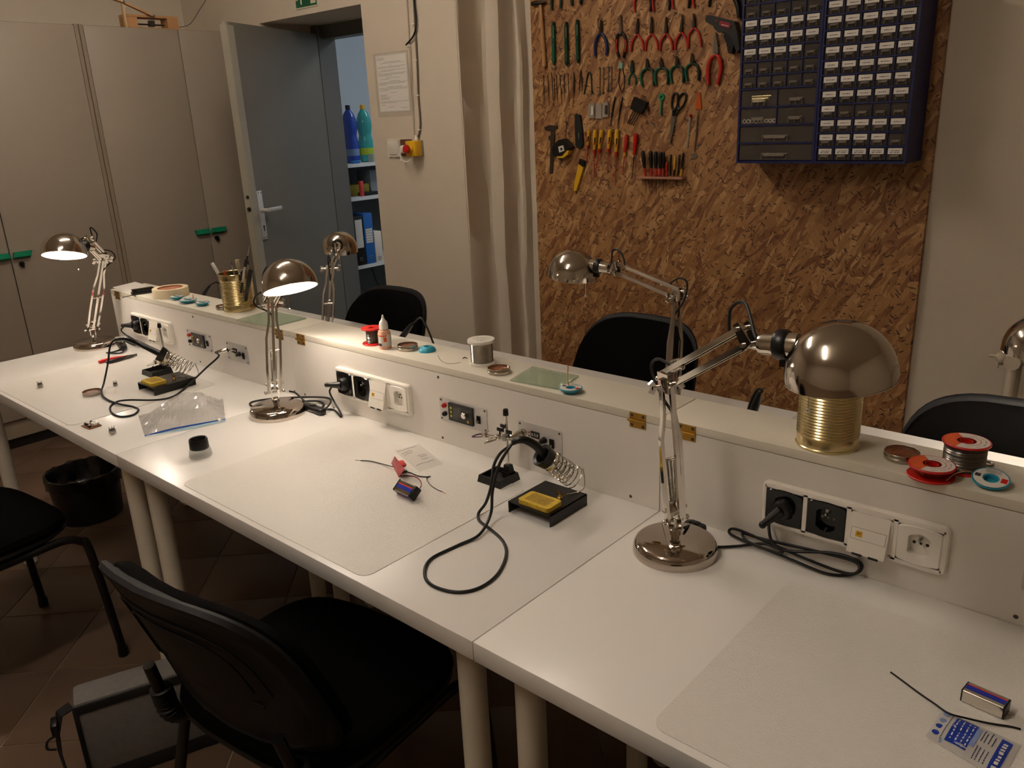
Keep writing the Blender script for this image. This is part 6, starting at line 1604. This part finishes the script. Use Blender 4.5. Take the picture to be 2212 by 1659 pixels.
# ================================================================== things on the door wall
# exit sign
M_EXIT = mat('sign_green', '0d5b3b', 0.5); M_CREAM = mat('sign_cream', 'c9c3a6', 0.6)
c0, c1 = DW(640, 21), DW(688, 13)
zb = (c0.z + c1.z) / 2; x0, x1 = c0.x, c1.x
t = thing('exit_sign', 'green running-man exit sign above the open door', 'sign', ((x0 + x1) / 2, YD, zb))
H = .16
mb = MB(); mb.box(((x0 + x1) / 2, YD - .0015, zb + H / 2), (x1 - x0, .003, H)); part('border', mb, M_CREAM, t)
mb = MB(); mb.box(((x0 + x1) / 2, YD - .0033, zb + H / 2), (x1 - x0 - .014, .001, H - .014)); part('green_field', mb, M_EXIT, t)
W_ = x1 - x0
def sg(u, v): return Vector((x0 + .007 + u * (W_ - .014), YD - .004, zb + .007 + v * (H - .014)))
mb = MB(); mb.slab([sg(.72, .06), sg(.96, .06), sg(.96, .95), sg(.72, .95)], (0, -.0006, 0)); part('door_symbol', mb, M_CREAM, t)
mb = MB(); mb.slab([sg(.42, .36), sg(.55, .22), sg(.66, .36), sg(.6, .36), sg(.6, .6), sg(.48, .6), sg(.48, .36)], (0, -.0006, 0)); part('arrow_symbol', mb, M_CREAM, t)
mb = MB(); fy = YD - .0046
for pts in ([(.16, .62), (.2, .45), (.1, .25), (.02, .24)], [(.2, .45), (.27, .3), (.27, .08)], [(.16, .62), (.3, .55), (.36, .66)], [(.15, .62), (.04, .55), (.03, .44)], [(.14, .66), (.2, .44)]):
    mb.tube([sg(*q) for q in pts], .004, 6, sub=1)
mb.lathe([(.007, 0), (.007, .0012)], sg(.2, .78), (0, -1, 0), 14); part('running_man', mb, M_CREAM, t)
# notice in a clear sleeve
a, b, c = DW(806, 121), DW(878, 110), DW(824, 253)
xa, xb, zt, zbt = DW(806, 118).x, DW(881, 112).x, DW(845, 112).z, DW(848, 252).z
t = thing('notice_sheet', 'printed notice in a clear sleeve beside the doorway', 'notice', ((xa + xb) / 2, YD, (zt + zbt) / 2))
mb = MB(); mb.box(((xa + xb) / 2, YD - .0006, (zt + zbt) / 2), (xb - xa, .0008, zt - zbt)); part('sleeve', mb, mat('sleeve_film', 'e2d8c8', .15, alpha=.18), t)
px0, px1, pz1, pz0 = xa + .016, xb - .012, zt - .010, zbt + .022
mb = MB(); mb.box(((px0 + px1) / 2, YD - .0014, (pz0 + pz1) / 2), (px1 - px0, .0006, pz1 - pz0)); part('sheet', mb, M_PAPER, t)
FM = Matrix(((1, 0, 0, 0), (0, 0, -1, YD - .0019), (0, 1, 0, 0), (0, 0, 0, 1)))
mb = MB()
for q in ((px0 + .004, px1 - .004, pz1 - .003, .0007), (px0 + .004, px1 - .004, pz0 + .003, .0007)): mb.box(((q[0] + q[1]) / 2, YD - .0019, q[2]), (q[1] - q[0], .0002, q[3]))
for x in (px0 + .004, px1 - .004): mb.box((x, YD - .0019, (pz0 + pz1) / 2), (.0007, .0002, pz1 - pz0 - .006))
part('print_border', mb, M_INK, t)
mb = MB(); r = random.Random(9); z = pz1 - .012; k = 0; pw = px1 - px0
rows_ = [(.04, .3), (.04, .28), (.04, .3), None, (.25, .8), (.12, .92), None, (.45, .5), (.05, .95), (.05, .8), None, (.15, .95), (.05, .6), None, (.05, .95), (.05, .9), (.05, .5), None, (.3, .75), (.08, .4), None, (.4, .75), (.05, .97), (.05, .9), (.05, .3), None, (.3, .8), (.05, .97), (.05, .95), (.05, .35), None, (.4, .65), None, (.06, .3), (.06, .25), (.06, .4), (.06, .35), (.06, .35), None, (.05, .96), (.05, .6), None, (.06, .2), None, (.3, .5), (.7, .95)]
st = (pz1 - pz0 - .024) / len(rows_)
for k, q in enumerate(rows_):
    if q: dashes(mb, FM, px0 + pw * q[0], px0 + pw * q[1], z, .0016, 0, k)
    z -= st
part('print', mb, mat('notice_ink', '6e675f', .8), t)['kind'] = 'stuff'
# light switch
def wall_plate(px, py, s, m, name, label, cat, press=True):
    p = DW(px, py); t = thing(name, label, cat, Vector((p.x, YD, p.z)))
    F_ = Matrix(((1, 0, 0, p.x), (0, 0, -1, YD), (0, 1, 0, p.z), (0, 0, 0, 1)))
    mb = MB(); mb.prism(rrect(-s / 2, s / 2, -s / 2, s / 2, .007, 3), .009, F_); part('plate', mb, m, t)
    if press: mb = MB(); mb.box((0, .0, .0105), (s * .74, s * .74, .005), M=F_, bev=.0015); part('rocker', mb, m, t)
    return t, p
wall_plate(852, 320, .082, mat('aged_white_plastic', 'e6dfd1', .35), 'light_switch', 'white light switch beside the doorway', 'switch')
t, ps = wall_plate(880, 319, .078, mat('brown_socket', '6a4332', .45), 'wall_socket', 'brown wall socket behind the emergency stop button', 'socket', False)
# plug and lead
pp = DW(878, 322)
t = thing('wall_plug', 'white plug with short lead in the brown wall socket', 'plug', Vector((pp.x, YD - .009, pp.z)))
mb = MB(); mb.lathe([(.019, .0), (.019, .018), (.014, .026), (.010, .028)], (pp.x, YD - .0095, pp.z), (0, -1, 0), 18); part('plug_body', mb, M_WPL, t)
mb = MB(); mb.tube([(pp.x, YD - .036, pp.z), (pp.x + .0, YD - .044, pp.z - .03), (pp.x + .012, YD - .035, pp.z - .055), (pp.x + .035, YD - .02, pp.z - .055), (pp.x + .05, YD - .012, pp.z - .035), (pp.x + .052, YD - .008, pp.z + .0)], .0035, 8); part('lead', mb, M_WPL, t)
# emergency stop
pe = DW(905, 320)
t = thing('emergency_stop', 'yellow emergency stop box with a red mushroom button', 'emergency stop', Vector((pe.x, YD, pe.z)))
mb = MB(); mb.box((pe.x, YD - .033, pe.z), (.068, .045, .070), bev=.004); part('box', mb, M_YEL, t)
mb = MB(); mb.box((pe.x, YD - .0052, pe.z), (.068, .0102, .070), bev=.002); part('back_plate', mb, mat('grey_box', '8d8579', .5), t)
bd = Vector((0, -1, 0)); bc_ = Vector((pe.x, YD - .0555, pe.z))
mb = MB(); mb.lathe([(.021, 0), (.021, .006), (.013, .007), (.013, .018)], bc_, bd, 22); part('button_collar', mb, M_YEL, t)
mb = MB(); mb.lathe([(.013, .016), (.019, .018), (.0205, .026), (.018, .032), (.010, .035), (.0005, .0355)], bc_, bd, 24); part('red_button', mb, M_RED, t)
mb = MB(); mb.lathe([(.0105, 0), (.0105, .012), (.007, .016), (.007, .026)], (pe.x + .008, YD - .02, pe.z + .034), (0, 0, 1), 14); part('cable_gland', mb, M_WPL, t)
# surface cables with clips
M_CABW = mat('grey_white_cable', 'b9ad9a', .5); M_CABG = mat('grey_cable', '6a5f52', .5)
def wcable(pts, r, m, label, clips=()):
    P_ = [DW(x, y, r + .001) for x, y in pts]
    t = thing('wall_cable', label, 'cable', Vector((P_[-1].x, YD, P_[-1].z)))
    mb = MB(); mb.tube(P_, r, 8, sub=4); part('cable_run', mb, m, t)
    for x, y in clips:
        p = DW(x, y); mb = MB(); mb.box((p.x, YD - r - .002, p.z), (.016, r * 2 + .005, .006), bev=.001); part('cable_clip', mb, M_WPL, t)
wcable([(893, -60), (895, 20), (901, 130), (904, 210), (908, 270), (903, 298)], .0045, M_CABG, 'grey cable clipped to the wall above the emergency stop', ((896, 52), (901, 130), (905, 206), (908, 280)))
wcable([(877, -60), (880, 20), (885, 100), (887, 180), (891, 240), (896, 300)], .0035, M_CABW, 'pale cable running down beside the notice', ((885, 99),))
wcable([(886, 98), (889, 150), (893, 230), (895, 300)], .0028, M_CABW, 'thin pale cable beside the pale one')
mb = MB(); mb.tube([DW(x, y, .012) for x, y in ((888, -60), (894, 0), (899, 50), (894, 75), (885, 88), (877, 97))], .004, 8, sub=5)
solo('loose_cable_end', mb, M_BLKR, 'black loose cable end hanging down the wall above the notice', 'cable', DW(888, 20))
# ================================================================== contraption on top of the wardrobe
XT = -3.74; ztop = 1.985
a, b = on(0, XT, 272, 52), on(0, XT, 385, 60)
t = thing('wooden_frame', 'open wooden box with jointed arms lying on the wardrobe top', 'wooden frame', Vector((XT, (a.y + b.y) / 2, ztop)))
y0, y1 = a.y, b.y; hh = .066
for z in (ztop + .006, ztop + hh): mb = MB(); mb.box((XT - .03, (y0 + y1) / 2, z), (.08, y1 - y0, .012)); part('long_board', mb, M_WOOD, t)
for y in (y0 + .03, y1 - .03): mb = MB(); mb.box((XT - .03, y, ztop + .036), (.076, .06, .047)); part('end_block', mb, M_WOOD, t)
mb = MB(); mb.cyl((XT - .03, y0 + .06, ztop + .03), (XT - .03, y1 - .06, ztop + .03), .004, n=8); mb.box((XT - .03, (y0 + y1) / 2 + .01, ztop + .035), (.03, .025, .03)); part('spindle', mb, M_DSTEEL, t)
pj = on(0, XT + .02, 263, 4); pq = on(0, XT + .02, 328, 34); pr0 = on(0, XT + .02, 271, 50)
mb = MB(); mb.bar([pj, pq], .022, .008, (1, 0, 0)); part('arm', mb, M_WOOD, t)
mb = MB(); mb.bar([pj, Vector((pr0.x, pr0.y, ztop + .004))], .02, .008, (1, 0, 0)); part('arm', mb, mat('pale_wood', 'd3b184', .6), t)
mb = MB(); mb.bar([pj, pj + Vector((0, -.08, .02)), pj + Vector((0, -.2, .05))], .022, .008, (1, 0, 0)); part('arm', mb, M_WOOD, t)
for q in (pj, pq): mb = MB(); mb.lathe([(.009, 0), (.009, .006), (.004, .008)], q + Vector((.010, 0, 0)), (1, 0, 0), 14); part('pivot_bolt', mb, M_STEEL, t)
mb = MB(); mb.tube([(XT, y1, ztop + .02), on(0, XT, 410, 52), on(0, XT, 432, 20), on(0, XT, 447, -5), on(0, XT, 470, -60)], .0022, 6); part('wire', mb, M_CABG, t)
# ================================================================== shelf and contents in the next room
XS = -3.50
def NS(px, py, off=0.0): return on(0, XS + off, px, py)
M_SHW = mat('shelf_white', 'd5d8da', .5)
zs = [NS(784, 352).z, NS(790, 424).z, NS(800, 570).z]
y0s, y1s = 1.99, 2.75
t = thing('storage_shelf', 'white storage shelf in the room behind the door', 'shelf', (XS - .2, (y0s + y1s) / 2, 0))
for z in zs + [.12]:
    mb = MB(); mb.box((XS - .19, (y0s + y1s) / 2, z - .011), (.38, y1s - y0s, .022)); part('shelf_board', mb, M_SHW, t)
mb = MB(); mb.box((XS - .375, (y0s + y1s) / 2, zs[0] / 2), (.008, y1s - y0s, zs[0] - .03)); part('back_panel', mb, mat('shelf_back', '4a4c4e', .6), t)
for y in (y0s - .009, y1s + .009): mb = MB(); mb.box((XS - .19, y, zs[0] / 2), (.38, .018, zs[0])); part('side_panel', mb, M_SHW, t)
def pet(px, py, ca, cap, label, cl, water):
    p = NS(px, py, -.09); p = Vector((p.x, p.y, zs[0]))
    t = thing('plastic_bottle', label, 'bottle', p, 0, 'big plastic bottles on the shelf')
    k = 1.06
    prof = [(.030, 0), (.041, .004), (.044, .02), (.0445, .07), (.044, .12), (.040, .14), (.0365, .155), (.039, .172), (.0445, .20), (.045, .225), (.041, .252), (.030, .282), (.0155, .302), (.0135, .306), (.0135, .31)]
    mb = MB(); mb.lathe([(r * k, h * k) for r, h in prof], p, n=28); part('bottle_wall', mb, mat('pet_' + ca, ca, .08, alpha=.82), t)
    mb = MB(); mb.lathe([(.0155, .306 * k), (.0155, .328 * k), (.014, .331 * k)], p, n=18); part('cap', mb, cap, t)
    mb = MB(); mb.lathe([(.0447 * k, .045), (.0450 * k, .047), (.0450 * k, .085), (.0447 * k, .087)], p, n=28, cap=False); part('bottle_label', mb, cl, t)
pet(762, 343, '0d3fae', mat('dark_cap', '1a1730', .4), 'tall deep blue plastic bottle with dark cap on the shelf', mat('blue_label', '6f86b0', .5), 0)
pet(793, 341, '2fa6a6', M_YEL, 'turquoise plastic bottle with yellow cap on the shelf', mat('lime_label', '9db52a', .5), 0)
def sbox(name, label, cat, px, py, z, size, m, grp=None, back=.0, rz=0):
    p = NS(px, py, back); p = Vector((p.x, p.y, z + .0003))
    mb = MB(); mb.box((p.x - size[0] / 2, p.y, p.z + size[2] / 2), size, bev=min(size) * .06); o = solo(name, mb, m, label, cat, p, grp); return p, o
p, o = sbox('blue_object', 'bright blue plastic bit at the foot of the bottles', 'plastic part', 770, 348, zs[0], (.02, .06, .018), mat('bright_blue', '1f6fb8', .4))
sbox('glass_jar', 'small clear jar beside the turquoise bottle', 'jar', 812, 340, zs[0], (.05, .05, .05), M_CLRP)
sbox('carton', 'grey carton at the back of the upper shelf compartment', 'box', 815, 412, zs[1], (.14, .1, .15), mat('grey_carton', '7d8791', .6), None, -.1)
sbox('yellow_cloth', 'crumpled yellow bag on the upper shelf compartment', 'bag', 778, 418, zs[1], (.12, .16, .07), mat('dull_yellow', '8a7a22', .7), None, -.08)
sbox('red_tube', 'upright red plastic tube on the upper shelf compartment', 'tube', 784, 418, zs[1], (.022, .022, .095), mat('coral_red', 'c4403c', .4), None, -.02)
sbox('black_case', 'flat black case on the upper shelf compartment', 'case', 803, 416, zs[1], (.08, .12, .022), M_BLK, None, -.02)
# lever arch files
def lever_file(px, py, w_, h, m, label, lm, lab=(.25, .85)):
    p = NS(px, py); z = zs[2]; t = thing('lever_file', label, 'file', Vector((p.x - .01, p.y, z)), 0, 'lever arch files on the shelf')
    mb = MB(); mb.box((p.x - .145, p.y, z + h / 2 + .0004), (.28, w_, h), bev=.002); part('cover', mb, m, t)
    if lm: mb = MB(); mb.box((p.x - .0042, p.y, z + h * (lab[0] + lab[1]) / 2), (.0012, w_ * .74, h * (lab[1] - lab[0]))); part('spine_label', mb, lm, t)
    mb = MB(); mb.lathe([(.012, 0), (.012, .001), (.009, .0012), (.009, 0)], (p.x - .0045, p.y, z + h * .13), (1, 0, 0), 16, cap=False); part('finger_ring', mb, M_STEEL, t)
    return p
lever_file(767, 568, .035, .31, M_LABELW, 'white lever arch file at the end of the row', None)
lever_file(783, 565, .075, .315, M_BLK, 'black lever arch file with a tall white spine label', M_LABELW, (.36, .93))
pbf = lever_file(804, 562, .072, .325, mat('file_blue', '1d5fa8', .5), 'blue lever arch file with a lined white label', M_LABELW, (.42, .70))
mb = MB()
for k in range(5): mb.box((pbf.x - .0034, pbf.y, zs[2] + .325 * (.46 + .05 * k)), (.0006, .05, .002))
part('label_lines', mb, M_INK, [o for o in bpy.data.objects if o.get('label') == 'blue lever arch file with a lined white label'][0])
lever_file(822, 560, .06, .20, M_LABELW, 'short white box file beside the blue one', None)
mb = MB(); mb.tube([NS(802, 575, -.1), NS(812, 605, -.1), NS(820, 625, -.1), NS(814, 650, -.1), NS(806, 690, -.1)], .005, 8)
solo('black_cable', mb, M_BLKR, 'black cable hanging below the lowest shelf board', 'cable', NS(806, 690, -.1))
